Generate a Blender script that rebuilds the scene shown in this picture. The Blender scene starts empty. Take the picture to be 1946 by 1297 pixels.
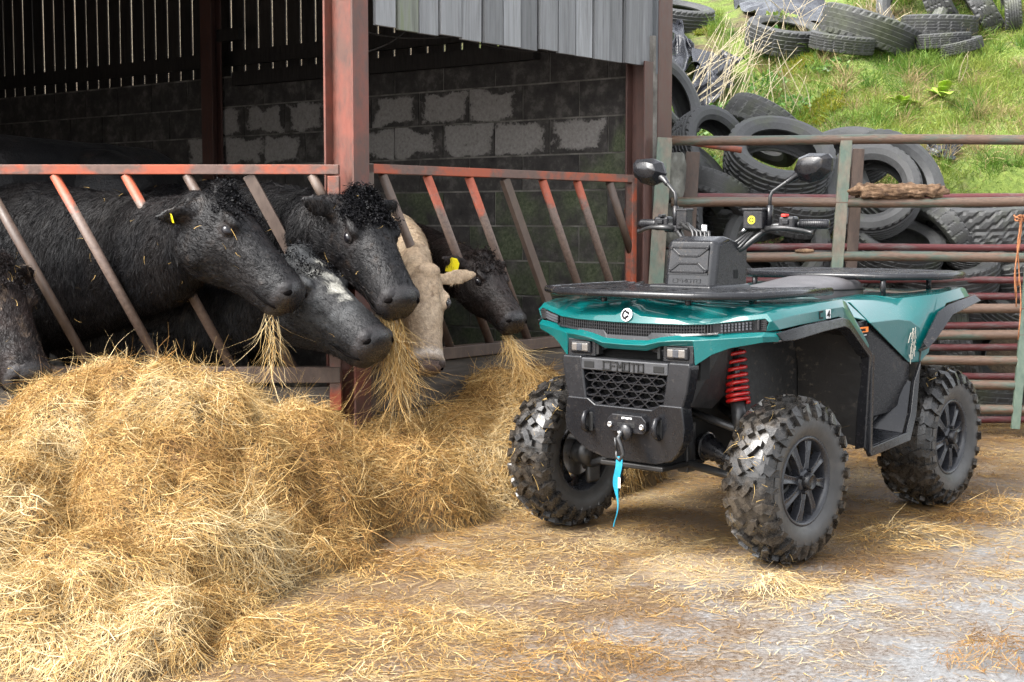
import bpy, bmesh, math, random
import numpy as np
from mathutils import Vector, Matrix
from mathutils.bvhtree import BVHTree
R = math.radians
rnd = random.Random(7)
rng = np.random.default_rng(7)
scene = bpy.context.scene
col = scene.collection

# ---------------------------------------------------------------- camera
CAM_Z, FPX, PITCH = 1.30, 2740.0, 4.8
cam_d = bpy.data.cameras.new('camera')
cam = bpy.data.objects.new('camera', cam_d); col.objects.link(cam)
cam.location = (0, 0, CAM_Z); cam.rotation_euler = (R(90 - PITCH), 0, 0)
cam_d.sensor_width = 36; cam_d.lens = 36 * FPX / 1946; cam_d.clip_end = 1000
scene.camera = cam
# ---------------------------------------------------------------- sky and sun (overcast)
SUN_EL, SUN_AZ = 50, 240          # azimuth clockwise from +Y
world = bpy.data.worlds.new('World'); scene.world = world; world.use_nodes = True
nt = world.node_tree; nt.nodes.clear()
sky = nt.nodes.new('ShaderNodeTexSky'); sky.sky_type = 'NISHITA'; sky.sun_disc = False
sky.sun_elevation = R(SUN_EL); sky.sun_rotation = R(SUN_AZ)
sky.air_density = 1.0; sky.dust_density = 4.0; sky.ozone_density = 1.0
hs = nt.nodes.new('ShaderNodeHueSaturation'); hs.inputs['Saturation'].default_value = 0.2
bg = nt.nodes.new('ShaderNodeBackground'); bg.inputs['Strength'].default_value = 0.15
wo = nt.nodes.new('ShaderNodeOutputWorld')
nt.links.new(sky.outputs[0], hs.inputs['Color']); nt.links.new(hs.outputs[0], bg.inputs['Color'])
nt.links.new(bg.outputs[0], wo.inputs['Surface'])
sun_d = bpy.data.lights.new('sun', 'SUN'); sun_d.energy = 1.25; sun_d.angle = R(32); sun_d.color = (1, .965, .91)
sun = bpy.data.objects.new('sun', sun_d); col.objects.link(sun)
_sd = Vector((math.sin(R(SUN_AZ)) * math.cos(R(SUN_EL)), math.cos(R(SUN_AZ)) * math.cos(R(SUN_EL)), math.sin(R(SUN_EL))))
sun.rotation_euler = (-_sd).to_track_quat('-Z', 'Y').to_euler()
scene.view_settings.view_transform = 'Standard'; scene.view_settings.look = 'None'
scene.view_settings.exposure = 2.12; scene.view_settings.gamma = 1.0
scene.cycles.use_adaptive_sampling = True; scene.cycles.adaptive_threshold = .01; scene.cycles.use_denoising = True
scene.cycles.denoiser = 'OPENIMAGEDENOISE'; scene.cycles.denoising_input_passes = 'RGB_ALBEDO_NORMAL'; scene.cycles.denoising_prefilter = 'NONE'
scene.cycles.max_bounces = 6; scene.cycles.diffuse_bounces = 4; scene.cycles.glossy_bounces = 3
scene.cycles.transparent_max_bounces = 8

# ---------------------------------------------------------------- helpers
def unproj(px, py, Y):
    """world point at depth Y that lies behind photo pixel (px, py): used to read positions off the photograph"""
    c, s = math.cos(R(PITCH)), math.sin(R(PITCH))
    a = (px - 973) / FPX; b = (648.5 - py) / FPX
    d = Vector((a, c + b * s, -s + b * c))
    return Vector((0, 0, CAM_Z)) + d * (Y / d.y)

def tag(o, label=None, cat=None, group=None, kind=None):
    if label: o['label'] = label
    if cat: o['category'] = cat
    if group: o['group'] = group
    if kind: o['kind'] = kind
    return o

def empty(name, loc=(0, 0, 0), rz=0, parent=None):
    o = bpy.data.objects.new(name, None); col.objects.link(o)
    o.location = loc; o.rotation_euler = (0, 0, rz); o.empty_display_size = .1
    if parent: o.parent = parent
    return o

def link(name, me, parent=None, m=None):
    o = bpy.data.objects.new(name, me); col.objects.link(o)
    if parent: o.parent = parent
    if m is not None and not me.materials: me.materials.append(m)
    return o

class MB:
    def __init__(s): s.v = []; s.f = []
    def add(s, vs, fs):
        n = len(s.v); s.v += [tuple(float(c) for c in v) for v in vs]; s.f += [tuple(n + i for i in f) for f in fs]; return s
    def box(s, c, size, rot=None, taper=1.0):
        hx, hy, hz = size[0] / 2, size[1] / 2, size[2] / 2
        vs = []
        for z in (-1, 1):
            k = taper if z > 0 else 1
            for x, y in ((-1, -1), (1, -1), (1, 1), (-1, 1)): vs.append(Vector((x * hx * k, y * hy * k, z * hz)))
        if rot is not None: vs = [rot @ v for v in vs]
        vs = [v + Vector(c) for v in vs]
        return s.add(vs, [(3, 2, 1, 0), (4, 5, 6, 7), (0, 1, 5, 4), (1, 2, 6, 5), (2, 3, 7, 6), (3, 0, 4, 7)])
    def bar(s, a, b, w, h, up=(0, 0, 1)):
        a, b = Vector(a), Vector(b); d = (b - a).normalized(); u = Vector(up)
        sd = d.cross(u)
        if sd.length < 1e-4: sd = d.cross(Vector((1, 0, 0)))
        sd.normalize(); u = sd.cross(d)
        vs = [p + sd * (i * w / 2) + u * (j * h / 2) for p in (a, b) for i, j in ((-1, -1), (1, -1), (1, 1), (-1, 1))]
        return s.add(vs, [(3, 2, 1, 0), (4, 5, 6, 7), (0, 1, 5, 4), (1, 2, 6, 5), (2, 3, 7, 6), (3, 0, 4, 7)])
    def tube(s, pts, r, n=10, caps=True):
        pts = [Vector(p) for p in pts]; m = len(pts)
        rs = r if isinstance(r, (list, tuple)) else [r] * m
        ref = None; rings = []
        for i, p in enumerate(pts):
            d = (pts[min(i + 1, m - 1)] - pts[max(i - 1, 0)]).normalized()
            if ref is None:
                ref = d.cross(Vector((0, 0, 1)))
                if ref.length < .1: ref = d.cross(Vector((1, 0, 0)))
            sd = (ref - d * ref.dot(d)).normalized(); ref = sd; up = sd.cross(d)
            rings.append([p + (sd * math.cos(2 * math.pi * k / n) + up * math.sin(2 * math.pi * k / n)) * rs[i] for k in range(n)])
        vs = [v for q in rings for v in q]; fs = []
        for i in range(m - 1):
            for k in range(n):
                a, b = i * n + k, i * n + (k + 1) % n
                fs.append((a, a + n, b + n, b))
        if caps: fs += [tuple(range(n)), tuple(reversed(range((m - 1) * n, m * n)))]
        return s.add(vs, fs)
    def prism(s, poly, a, b, axis=0):
        """polygon in the other two axes extruded from a to b along axis"""
        n = len(poly); vs = []
        for t in (a, b):
            for p in poly:
                q = list(p); q.insert(axis, t); vs.append(q)
        return s.add(vs, [tuple(reversed(range(n))), tuple(range(n, 2 * n))] + [(i, (i + 1) % n, n + (i + 1) % n, n + i) for i in range(n)])
    def grid(s, rows, close=False):
        n = len(rows[0]); vs = [p for r in rows for p in r]; fs = []
        for i in range(len(rows) - 1):
            for k in range(n if close else n - 1):
                a, b = i * n + k, i * n + (k + 1) % n
                fs.append((a, b, b + n, a + n))
        return s.add(vs, fs)
    def lathe(s, prof, n=32, axis=1, c=(0, 0, 0), close=False):
        """prof: (axial, radius) points turned about the axis"""
        rows = []
        for k in range(n):
            t = 2 * math.pi * k / n; row = []
            for a, r in prof:
                p = [r * math.cos(t), r * math.sin(t)]; p.insert(axis, a); row.append(Vector(p) + Vector(c))
            rows.append(row)
        m = len(prof); vs = [p for r in rows for p in r]; fs = []
        for k in range(n):
            k2 = (k + 1) % n
            for i in range(m if close else m - 1):
                j = (i + 1) % m
                fs.append((k * m + i, k * m + j, k2 * m + j, k2 * m + i))
        return s.add(vs, fs)
    def mirror_y(s):
        n = len(s.v); s.v += [(x, -y, z) for x, y, z in s.v]; s.f += [tuple(n + i for i in reversed(f)) for f in s.f]; return s
    def mesh(s, name, m=None, smooth=False, fix=True):
        me = bpy.data.meshes.new(name); me.from_pydata(s.v, [], s.f); me.update()
        if fix:
            bm = bmesh.new(); bm.from_mesh(me); bmesh.ops.remove_doubles(bm, verts=bm.verts, dist=1e-5)
            bmesh.ops.recalc_face_normals(bm, faces=bm.faces); bm.to_mesh(me); bm.free()
        if smooth: me.shade_smooth()
        if m is not None: me.materials.append(m)
        return me
    def build(s, name, m, parent=None, smooth=False, bevel=0, seg=2, solid=0, fix=True, sub=0):
        o = link(name, s.mesh(name, m, smooth or bevel > 0, fix), parent)
        if solid:
            md = o.modifiers.new('solid', 'SOLIDIFY'); md.thickness = solid; md.offset = -1
        if bevel:
            md = o.modifiers.new('bevel', 'BEVEL'); md.width = bevel; md.segments = seg; md.limit_method = 'ANGLE'; md.angle_limit = R(28)
            md.harden_normals = True
        if sub:
            md = o.modifiers.new('sub', 'SUBSURF'); md.levels = sub; md.render_levels = sub
        return o

def fast_mesh(name, verts, quads, m, cols=None, smooth=False):
    """verts (N,3), quads (M,4) numpy"""
    me = bpy.data.meshes.new(name)
    n, k = len(verts), len(quads)
    me.vertices.add(n); me.vertices.foreach_set('co', np.ascontiguousarray(verts, dtype=np.float32).ravel())
    me.loops.add(k * 4); me.loops.foreach_set('vertex_index', np.ascontiguousarray(quads, dtype=np.int32).ravel())
    me.polygons.add(k); me.polygons.foreach_set('loop_start', np.arange(0, k * 4, 4, dtype=np.int32))
    try: me.polygons.foreach_set('loop_total', np.full(k, 4, dtype=np.int32))
    except Exception: pass
    me.polygons.foreach_set('use_smooth', np.full(k, smooth, dtype=bool))
    me.update(calc_edges=True)
    if cols is not None:
        at = me.color_attributes.new('tint', 'FLOAT_COLOR', 'POINT')
        c4 = np.ones((n, 4), np.float32); c4[:, :3] = cols
        at.data.foreach_set('color', c4.ravel())
    me.materials.append(m)
    return me

def norm(a): return a / np.maximum(np.linalg.norm(a, axis=-1, keepdims=True), 1e-9)
def _h(ix, iy, iz, s):
    n = (ix * 374761393 + iy * 668265263 + iz * 2147483647 + s * 974634777) & 0xFFFFFFFF
    n = ((n ^ (n >> 13)) * 1274126177) & 0xFFFFFFFF
    return ((n ^ (n >> 16)) & 0xFFFF) / 65535.0
def vnoise(x, y, z=0.0, seed=0):
    """value noise in -1..1"""
    x, y, z = np.broadcast_arrays(np.asarray(x, float), np.asarray(y, float), np.asarray(z, float))
    xi, yi, zi = np.floor(x).astype(np.int64), np.floor(y).astype(np.int64), np.floor(z).astype(np.int64)
    u, v, w = x - xi, y - yi, z - zi
    u, v, w = u * u * (3 - 2 * u), v * v * (3 - 2 * v), w * w * (3 - 2 * w)
    r = 0
    for a in (0, 1):
        for b in (0, 1):
            for c in (0, 1):
                r = r + _h(xi + a, yi + b, zi + c, seed) * (u if a else 1 - u) * (v if b else 1 - v) * (w if c else 1 - w)
    return r * 2 - 1
def fbm(x, y, z=0.0, seed=0, o=4):
    r, a, f = 0, .5, 1.0
    for i in range(o): r = r + a * vnoise(np.asarray(x) * f, np.asarray(y) * f, np.asarray(z) * f, seed + i * 17); a *= .5; f *= 2.1
    return r

def strands(p, d, nrm, length, width, nseg=3, curl=.6, droop=0.0, taper=True, twist=0.5, seed=1, wig=0.0):
    """ribbons: p (N,3) roots, d (N,3) directions, nrm (N,3) facing; returns verts, quads, index of the strand of each vertex, t along it"""
    g = np.random.default_rng(seed); N = len(p)
    length = np.broadcast_to(np.asarray(length, float), (N,)); width = np.broadcast_to(np.asarray(width, float), (N,))
    d = norm(d); side = norm(np.cross(d, nrm)); k1 = g.normal(0, curl, N)[:, None]; k2 = g.normal(0, curl * .5, N)[:, None]
    tw = g.normal(0, twist, N)[:, None]
    pos = p.copy(); dirv = d.copy(); V = []
    wv = g.normal(0, wig, (nseg + 1, N)) if wig else None
    for i in range(nseg + 1):
        t = i / nseg
        sd = norm(side * np.cos(tw) + nrm * np.sin(tw))
        w = width * (1 - .75 * t if taper else 1.0) * .5
        V.append(np.stack([pos - sd * w[:, None], pos + sd * w[:, None]], 1))
        st = (length / nseg)[:, None]
        bend = side * k1 + nrm * k2 + np.array([0, 0, -droop])
        if wig: bend = bend + side * wv[i][:, None]
        dirv = norm(dirv + bend / nseg)
        pos = pos + dirv * st
    V = np.stack(V, 1)                       # N, nseg+1, 2, 3
    verts = V.reshape(-1, 3)
    base = (np.arange(N) * (nseg + 1) * 2)[:, None]
    q = np.concatenate([np.stack([base + 2 * i, base + 2 * i + 1, base + 2 * i + 3, base + 2 * i + 2], -1) for i in range(nseg)], 1)
    sid = np.repeat(np.arange(N), (nseg + 1) * 2)
    tt = np.tile(np.repeat(np.linspace(0, 1, nseg + 1), 2), N)
    return verts, q.reshape(-1, 4), sid, tt

# ---------------------------------------------------------------- materials
def nodes_of(name):
    m = bpy.data.materials.new(name); m.use_nodes = True; t = m.node_tree; t.nodes.clear()
    b = t.nodes.new('ShaderNodeBsdfPrincipled'); o = t.nodes.new('ShaderNodeOutputMaterial'); t.links.new(b.outputs[0], o.inputs[0])
    return m, t, b
def coords(t, scale=1.0, stretch=(1, 1, 1), kind='Object', rnd_off=False):
    tc = t.nodes.new('ShaderNodeTexCoord'); mp = t.nodes.new('ShaderNodeMapping')
    mp.inputs['Scale'].default_value = tuple(scale * k for k in stretch); t.links.new(tc.outputs[kind], mp.inputs[0])
    if rnd_off:
        oi = t.nodes.new('ShaderNodeObjectInfo'); ml = t.nodes.new('ShaderNodeMath'); ml.operation = 'MULTIPLY'; ml.inputs[1].default_value = 37.0
        t.links.new(oi.outputs['Random'], ml.inputs[0]); t.links.new(ml.outputs[0], mp.inputs['Location'])
    return mp.outputs[0]
def noise(t, vec, scale=5.0, detail=6.0, rough=.6, dist=0.0):
    n = t.nodes.new('ShaderNodeTexNoise'); n.inputs['Scale'].default_value = scale; n.inputs['Detail'].default_value = detail
    n.inputs['Roughness'].default_value = rough; n.inputs['Distortion'].default_value = dist
    t.links.new(vec, n.inputs['Vector']); return n.outputs['Fac']
def ramp(t, fac, stops):
    r = t.nodes.new('ShaderNodeValToRGB'); e = r.color_ramp.elements
    while len(e) < len(stops): e.new(.5)
    for k, (p, c) in zip(e, stops):
        k.position = p; k.color = (c, c, c, 1) if isinstance(c, (int, float)) else (*c, 1)
    t.links.new(fac, r.inputs[0]); return r.outputs[0]
def mixc(t, fac, a, b, mode='MIX'):
    n = t.nodes.new('ShaderNodeMix'); n.data_type = 'RGBA'; n.blend_type = mode
    if hasattr(fac, 'is_linked'): t.links.new(fac, n.inputs[0])
    else: n.inputs[0].default_value = fac
    for v, i in ((a, 6), (b, 7)):
        if hasattr(v, 'is_linked'): t.links.new(v, n.inputs[i])
        else: n.inputs[i].default_value = (*v, 1)
    return n.outputs[2]
def bump(t, b, h, strength=.3, dist=.01):
    n = t.nodes.new('ShaderNodeBump'); n.inputs['Strength'].default_value = strength; n.inputs['Distance'].default_value = dist
    t.links.new(h, n.inputs['Height']); t.links.new(n.outputs[0], b.inputs['Normal'])
    return n
def M(name, stops, scale=5, detail=7, rough=(.6, .8), bumps=.3, bscale=None, bdist=.004, metal=0, coat=0, stretch=(1, 1, 1), dist=0.0, rnd_off=False, kind='Object', spec=.5, nrough=.6):
    """noise coloured surface: stops of the colour ramp, roughness range, fine relief"""
    m, t, b = nodes_of(name); v = coords(t, 1, stretch, kind, rnd_off)
    n = noise(t, v, scale, detail, nrough, dist)
    cc = ramp(t, n, stops)
    if rnd_off:                                   # every piece a little lighter or darker than its neighbour
        oi = t.nodes.new('ShaderNodeObjectInfo'); cc = mixc(t, 1.0, cc, ramp(t, oi.outputs['Random'], [(0.0, .62), (1.0, 1.3)]), 'MULTIPLY')
    t.links.new(cc, b.inputs['Base Color'])
    n2 = noise(t, v, bscale or scale * 3, 5)
    t.links.new(ramp(t, n2, [(.3, rough[0]), (.7, rough[1])]), b.inputs['Roughness'])
    if bumps: bump(t, b, n2, bumps, bdist)
    b.inputs['Metallic'].default_value = metal; b.inputs['Coat Weight'].default_value = coat; b.inputs['Coat Roughness'].default_value = .08
    b.inputs['Specular IOR Level'].default_value = spec
    return m
def tint_mat(name, rough=.6, mul=(1, 1, 1), trans=0.0, sheen=0.0, spec=.5):
    """strand material: colour of each strand comes from its own attribute"""
    m, t, b = nodes_of(name)
    a = t.nodes.new('ShaderNodeVertexColor'); a.layer_name = 'tint'
    c = mixc(t, 1.0, a.outputs[0], mul, 'MULTIPLY'); t.links.new(c, b.inputs['Base Color'])
    b.inputs['Roughness'].default_value = rough; b.inputs['Sheen Weight'].default_value = sheen; b.inputs['Specular IOR Level'].default_value = spec
    if trans:
        o = [n for n in t.nodes if n.type == 'OUTPUT_MATERIAL'][0]
        tr = t.nodes.new('ShaderNodeBsdfTranslucent'); t.links.new(c, tr.inputs[0]); mx = t.nodes.new('ShaderNodeMixShader'); mx.inputs[0].default_value = trans
        t.links.new(b.outputs[0], mx.inputs[1]); t.links.new(tr.outputs[0], mx.inputs[2]); t.links.new(mx.outputs[0], o.inputs[0])
    return m
# ================================================================ SETTING
D2 = Vector((.63, .776, 0)).normalized()      # along the open front, to the corner
N2 = Vector((D2.y, -D2.x, 0))                 # out of the open front
E2 = -N2                                      # along the end wall, into the barn
P0 = Vector((-.80, 6.90, 0)); KC = Vector((.80, 8.74, 0))
RD = D2.to_track_quat('X', 'Z').to_matrix()   # local x along the front

m_rust = M('rusty_steel', [(.3, (.05, .028, .02)), (.5, (.11, .06, .04)), (.68, (.2, .12, .085)), (.85, (.1, .05, .035))], 9, rough=(.55, .9), bumps=.4, bscale=60, bdist=.002)
def paint_mat(name, paint, paint2, rust, rust2, lo, hi, stretch=(1, 1, 1), scale=4, rough=(.35, .7)):
    m, t, b = nodes_of(name); v = coords(t, 1, stretch, 'Object', True)
    n = noise(t, v, scale, 8, .65); n2 = noise(t, v, scale * 9, 6, .7)
    rc = ramp(t, n2, [(.3, rust), (.7, rust2)]); pc = ramp(t, n2, [(.3, paint), (.75, paint2)])
    mk = ramp(t, n, [(lo, 0.0), (hi, 1.0)])
    t.links.new(mixc(t, mk, pc, rc), b.inputs['Base Color'])
    t.links.new(ramp(t, n2, [(.3, rough[0]), (.7, rough[1])]), b.inputs['Roughness']); bump(t, b, n2, .3, .002)
    return m
m_orange = paint_mat('weathered_orange_paint', (.28, .055, .022), (.36, .085, .04), (.085, .05, .04), (.16, .095, .075), .42, .54, (.8, 1, 1), 5)
m_postred = paint_mat('faded_red_oxide_paint', (.14, .038, .025), (.2, .062, .042), (.065, .032, .026), (.115, .055, .04), .4, .58, (1, 1, .5), 6)
m_bar = paint_mat('bare_brown_bar', (.075, .052, .04), (.14, .1, .077), (.045, .03, .024), (.095, .062, .047), .4, .6, (1, 1, .4), 5)
m_browncol = paint_mat('brown_column_paint', (.065, .03, .025), (.11, .055, .042), (.04, .02, .018), (.085, .04, .03), .4, .6, (1, 1, .3), 5)
m_green = paint_mat('rusted_green_gate_paint', (.035, .055, .042), (.08, .1, .078), (.06, .034, .022), (.135, .085, .058), .4, .52, (1, 6, 6), 3)
m_gred = paint_mat('faded_red_gate_paint', (.075, .014, .015), (.125, .026, .027), (.05, .028, .026), (.16, .13, .125), .5, .64, (1, 5, 5), 3)
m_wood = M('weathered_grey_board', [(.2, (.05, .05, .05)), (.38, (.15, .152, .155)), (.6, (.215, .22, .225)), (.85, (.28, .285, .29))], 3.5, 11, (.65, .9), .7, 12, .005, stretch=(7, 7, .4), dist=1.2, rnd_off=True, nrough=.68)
m_woodgreen = M('algae_grey_board', [(.25, (.06, .065, .05)), (.5, (.17, .18, .15)), (.62, (.12, .15, .06)), (.8, (.22, .23, .21))], 4, 9, (.6, .85), .5, 16, .003, stretch=(6, 6, .3), dist=.4, rnd_off=True)
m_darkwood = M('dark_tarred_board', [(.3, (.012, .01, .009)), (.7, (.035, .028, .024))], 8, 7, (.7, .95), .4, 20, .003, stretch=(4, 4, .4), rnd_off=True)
m_kick = M('grey_brown_kickboard', [(.3, (.04, .033, .027)), (.55, (.085, .072, .06)), (.8, (.14, .12, .1))], 6, 8, (.6, .9), .5, 20, .003, stretch=(.5, 4, 5))
m_mortar = M('stained_mortar', [(.3, (.04, .036, .03)), (.5, (.14, .13, .115)), (.7, (.27, .255, .23))], 6, 8, (.8, .95), .5, 30, .006)
m_roof = M('fibre_cement_sheet', [(.3, (.1, .1, .1)), (.7, (.2, .2, .19))], 4, 6, (.8, .95))

def block_mat(name, bare, moss):
    m, t, b = nodes_of(name); v = coords(t, 1, (1, 1, 1), 'Object', True)
    tc = t.nodes.new('ShaderNodeTexCoord')
    n = noise(t, v, 9, 8, .7); n3 = noise(t, v, 45, 6, .7); n4 = noise(t, v, 3.2, 4, .6)
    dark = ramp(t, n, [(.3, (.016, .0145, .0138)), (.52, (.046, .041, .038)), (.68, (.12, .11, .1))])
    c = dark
    if bare:
        ax = t.nodes.new('ShaderNodeVectorMath'); ax.operation = 'ABSOLUTE'; t.links.new(tc.outputs['Object'], ax.inputs[0])
        sx = t.nodes.new('ShaderNodeSeparateXYZ'); t.links.new(ax.outputs[0], sx.inputs[0])
        def mth(op, a, bb):
            q = t.nodes.new('ShaderNodeMath'); q.operation = op
            for i, k in enumerate((a, bb)):
                if hasattr(k, 'is_linked'): t.links.new(k, q.inputs[i])
                else: q.inputs[i].default_value = k
            return q.outputs[0]
        e = mth('MAXIMUM', mth('MULTIPLY', sx.outputs[0], 1 / .215), mth('MULTIPLY', sx.outputs[2], 1 / .105))
        e = mth('ADD', e, mth('MULTIPLY', mth('SUBTRACT', n4, .5), 2.0))
        e = mth('ADD', e, mth('MULTIPLY', mth('SUBTRACT', n, .5), .5))
        e = mth('ADD', e, mth('MULTIPLY', mth('SUBTRACT', n3, .5), .7)); mk = ramp(t, e, [(.78, 1.0), (.92, 0.0)])
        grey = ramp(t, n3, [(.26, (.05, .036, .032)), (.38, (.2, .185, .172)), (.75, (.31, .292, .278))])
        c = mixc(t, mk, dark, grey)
    if moss:
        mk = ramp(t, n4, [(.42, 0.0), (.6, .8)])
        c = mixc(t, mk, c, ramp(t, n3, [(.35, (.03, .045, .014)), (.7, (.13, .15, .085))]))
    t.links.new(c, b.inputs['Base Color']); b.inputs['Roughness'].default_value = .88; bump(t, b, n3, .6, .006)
    return m
m_blk = [block_mat('grimy_block', False, False), block_mat('half_bare_block', True, False), block_mat('mossy_block', False, True)]

# ---- ground: wet concrete yard with trodden dung and straw dust
m_ground, t, b = nodes_of('wet_concrete_yard'); v = coords(t)
n1 = noise(t, v, .55, 6, .6); n2 = noise(t, v, 2.6, 9, .7); n3 = noise(t, v, 55, 6, .75); n4 = noise(t, v, 190, 3, .6)
conc = ramp(t, n3, [(.28, (.075, .075, .074)), (.5, (.165, .166, .168)), (.72, (.27, .272, .276))])
dirt = ramp(t, n3, [(.3, (.05, .031, .018)), (.5, (.125, .083, .05)), (.7, (.24, .168, .105))])
sx = t.nodes.new('ShaderNodeSeparateXYZ'); tc = t.nodes.new('ShaderNodeTexCoord'); t.links.new(tc.outputs['Object'], sx.inputs[0])
def mth(t, op, a, bb=0.0, cc=None):
    q = t.nodes.new('ShaderNodeMath'); q.operation = op
    for i, k in enumerate((a, bb) if cc is None else (a, bb, cc)):
        if hasattr(k, 'is_linked'): t.links.new(k, q.inputs[i])
        else: q.inputs[i].default_value = k
    return q.outputs[0]
# trodden dirt thins out towards the open yard (+x, -y), where the wet concrete shows
g = mth(t, 'MULTIPLY_ADD', sx.outputs[0], .2, mth(t, 'MULTIPLY_ADD', sx.outputs[1], -.2, 1.2))
mk = mth(t, 'ADD', mth(t, 'ADD', g, mth(t, 'MULTIPLY_ADD', n2, 1.1, -.55)), mth(t, 'MULTIPLY_ADD', n1, .8, -.4))
mk = mth(t, 'ADD', mk, mth(t, 'MULTIPLY_ADD', n3, .5, -.25))
fac = ramp(t, mk, [(.3, 0.0), (.62, 1.0)])
c = mixc(t, fac, dirt, conc)
c = mixc(t, ramp(t, n4, [(.3, .55), (.42, 0.0)]), c, (.035, .03, .026))
pw = t.nodes.new('ShaderNodeTexVoronoi'); pw.inputs['Scale'].default_value = 1.1; t.links.new(v, pw.inputs['Vector'])
spill = ramp(t, mth(t, 'ADD', pw.outputs['Distance'], mth(t, 'MULTIPLY_ADD', n2, .9, -.45)), [(.13, 1.0), (.3, 0.0)])
c = mixc(t, mth(t, 'MULTIPLY', spill, .5), c, (.38, .31, .23))
t.links.new(c, b.inputs['Base Color'])
t.links.new(ramp(t, mth(t, 'ADD', n2, mth(t, 'MULTIPLY_ADD', n3, .4, -.2)), [(.38, .16), (.62, .55)]), b.inputs['Roughness'])
bump(t, b, mth(t, 'MULTIPLY_ADD', n3, .7, mth(t, 'MULTIPLY', n4, .5)), .55, .008)
tag(MB().add([(-120, -120, 0), (120, -120, 0), (120, 120, 0), (-120, 120, 0)], [(0, 1, 2, 3)]).build('ground', m_ground), kind='structure')

# ---- barn
barn = empty('barn', P0)
tag(barn, 'open fronted cattle barn with grimy block end wall and grey boarding above', 'barn')
iB = Vector(P0)
def bb(pt): return Vector(pt) - iB
def ibeam(a, h, fw, dep, mat, name, parent, tf=.012):
    mb = MB()
    for s in (-1, 1): mb.box((0, s * (dep / 2 - tf / 2), h / 2), (fw, tf, h))
    mb.box((0, 0, h / 2), (tf * .8, dep - 2 * tf, h))
    o = mb.build(name, mat, parent, bevel=.003); o.location = a; o.rotation_euler = (0, 0, math.atan2(D2.y, D2.x)); return o
o = ibeam(bb(P0 + N2 * .02), 4.0, .105, .20, m_postred, 'post', barn, .014); tag(o, 'faded orange red steel post at the front of the barn')
o = ibeam(bb(KC + N2 * -.02 + D2 * -.02), 2.24, .12, .14, m_browncol, 'post', barn); tag(o, 'dark brown steel post at the barn corner')
ob = MB(); ob.box((0, 0, 1.15), (.15, .014, 2.3)).box((0, .14, 1.15), (.15, .014, 2.3)).box((0, .07, 1.15), (.012, .128, 2.3))
o = ob.build('post', m_browncol, barn, bevel=.003); o.location = bb(KC + D2 * .13 + N2 * .05 + Vector((0, 0, 1.75))); o.rotation_euler = (0, 0, math.atan2(D2.y, D2.x))
# stone pillar under the corner post
pil = empty('stone_pillar', bb(KC + D2 * .16 + N2 * .03), 0, barn)
m_stone = M('pale_rough_stone', [(.3, (.04, .04, .034)), (.55, (.12, .118, .1)), (.75, (.24, .24, .215))], 8, 9, (.8, .95), .8, 26, .012, rnd_off=True)
z = 0
for i, hh in enumerate((.24, .3, .26, .33, .28, .3)):
    bm = bmesh.new(); bmesh.ops.create_cube(bm, size=1.0); bmesh.ops.subdivide_edges(bm, edges=bm.edges, cuts=3, use_grid_fill=True)
    for vv in bm.verts:
        k = vv.co.copy(); vv.co = Vector((k.x * .17, k.y * .2, k.z * (hh - .012))); q = .016 * vnoise(k.x * 3 + i * 7, k.y * 3, k.z * 3, 3)
        vv.co += k.normalized() * float(q) - k * .02 * (k.length > .75)
    me = bpy.data.meshes.new('stone'); bm.to_mesh(me); bm.free(); me.shade_smooth(); o = link('stone', me, pil, m_stone); o.location = (0, 0, z + hh / 2); o.rotation_euler = (0, 0, .8 + .2 * rnd.random()); z += hh

# end wall of blocks
wall = empty('end_wall', bb(KC + E2 * .05), math.atan2(E2.y, E2.x), barn)   # local x runs into the barn, +y is the yard-left side seen by the camera
core = MB(); core.box((4.7, -.088, 1.2), (9.6, .16, 2.39)); core.build('mortar', m_mortar, wall)
bm_ = MB().box((0, 0, 0), (.44, .11, .214)).mesh('block'); 
blk_me = []
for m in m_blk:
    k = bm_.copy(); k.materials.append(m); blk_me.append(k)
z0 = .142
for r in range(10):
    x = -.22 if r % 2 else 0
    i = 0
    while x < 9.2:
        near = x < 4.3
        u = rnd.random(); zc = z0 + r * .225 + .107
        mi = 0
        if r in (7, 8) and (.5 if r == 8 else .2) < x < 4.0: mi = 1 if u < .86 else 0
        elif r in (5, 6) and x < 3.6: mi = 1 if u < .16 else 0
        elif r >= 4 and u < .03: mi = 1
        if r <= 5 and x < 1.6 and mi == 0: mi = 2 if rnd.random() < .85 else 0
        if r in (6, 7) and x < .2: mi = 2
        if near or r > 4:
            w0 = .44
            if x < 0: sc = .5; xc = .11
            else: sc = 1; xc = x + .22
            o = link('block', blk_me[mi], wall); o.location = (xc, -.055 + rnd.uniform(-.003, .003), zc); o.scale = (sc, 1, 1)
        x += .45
# Yorkshire boarding above the end wall
brd = empty('vented_boarding', wall.location, wall.rotation_euler.z, barn)
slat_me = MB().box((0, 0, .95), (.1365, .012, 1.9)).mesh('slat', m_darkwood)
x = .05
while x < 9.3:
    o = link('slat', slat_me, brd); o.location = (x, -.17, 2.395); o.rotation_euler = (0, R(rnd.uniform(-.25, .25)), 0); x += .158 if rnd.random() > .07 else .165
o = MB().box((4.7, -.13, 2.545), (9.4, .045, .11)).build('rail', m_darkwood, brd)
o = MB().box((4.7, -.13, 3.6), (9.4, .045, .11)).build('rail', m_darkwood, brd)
for s_ in (3.88, 7.6):
    mb = MB(); mb.box((s_, .03, 2.1), (.13, .012, 4.2)); mb.box((s_, .12, 2.1), (.13, .012, 4.2)); mb.box((s_, .075, 2.1), (.01, .08, 4.2)); mb.build('post', m_browncol, wall, bevel=.002)
MB().box((2.2, .02, 2.36), (2.9, .1, .1)).build('rail', m_darkwood, brd).rotation_euler
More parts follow.
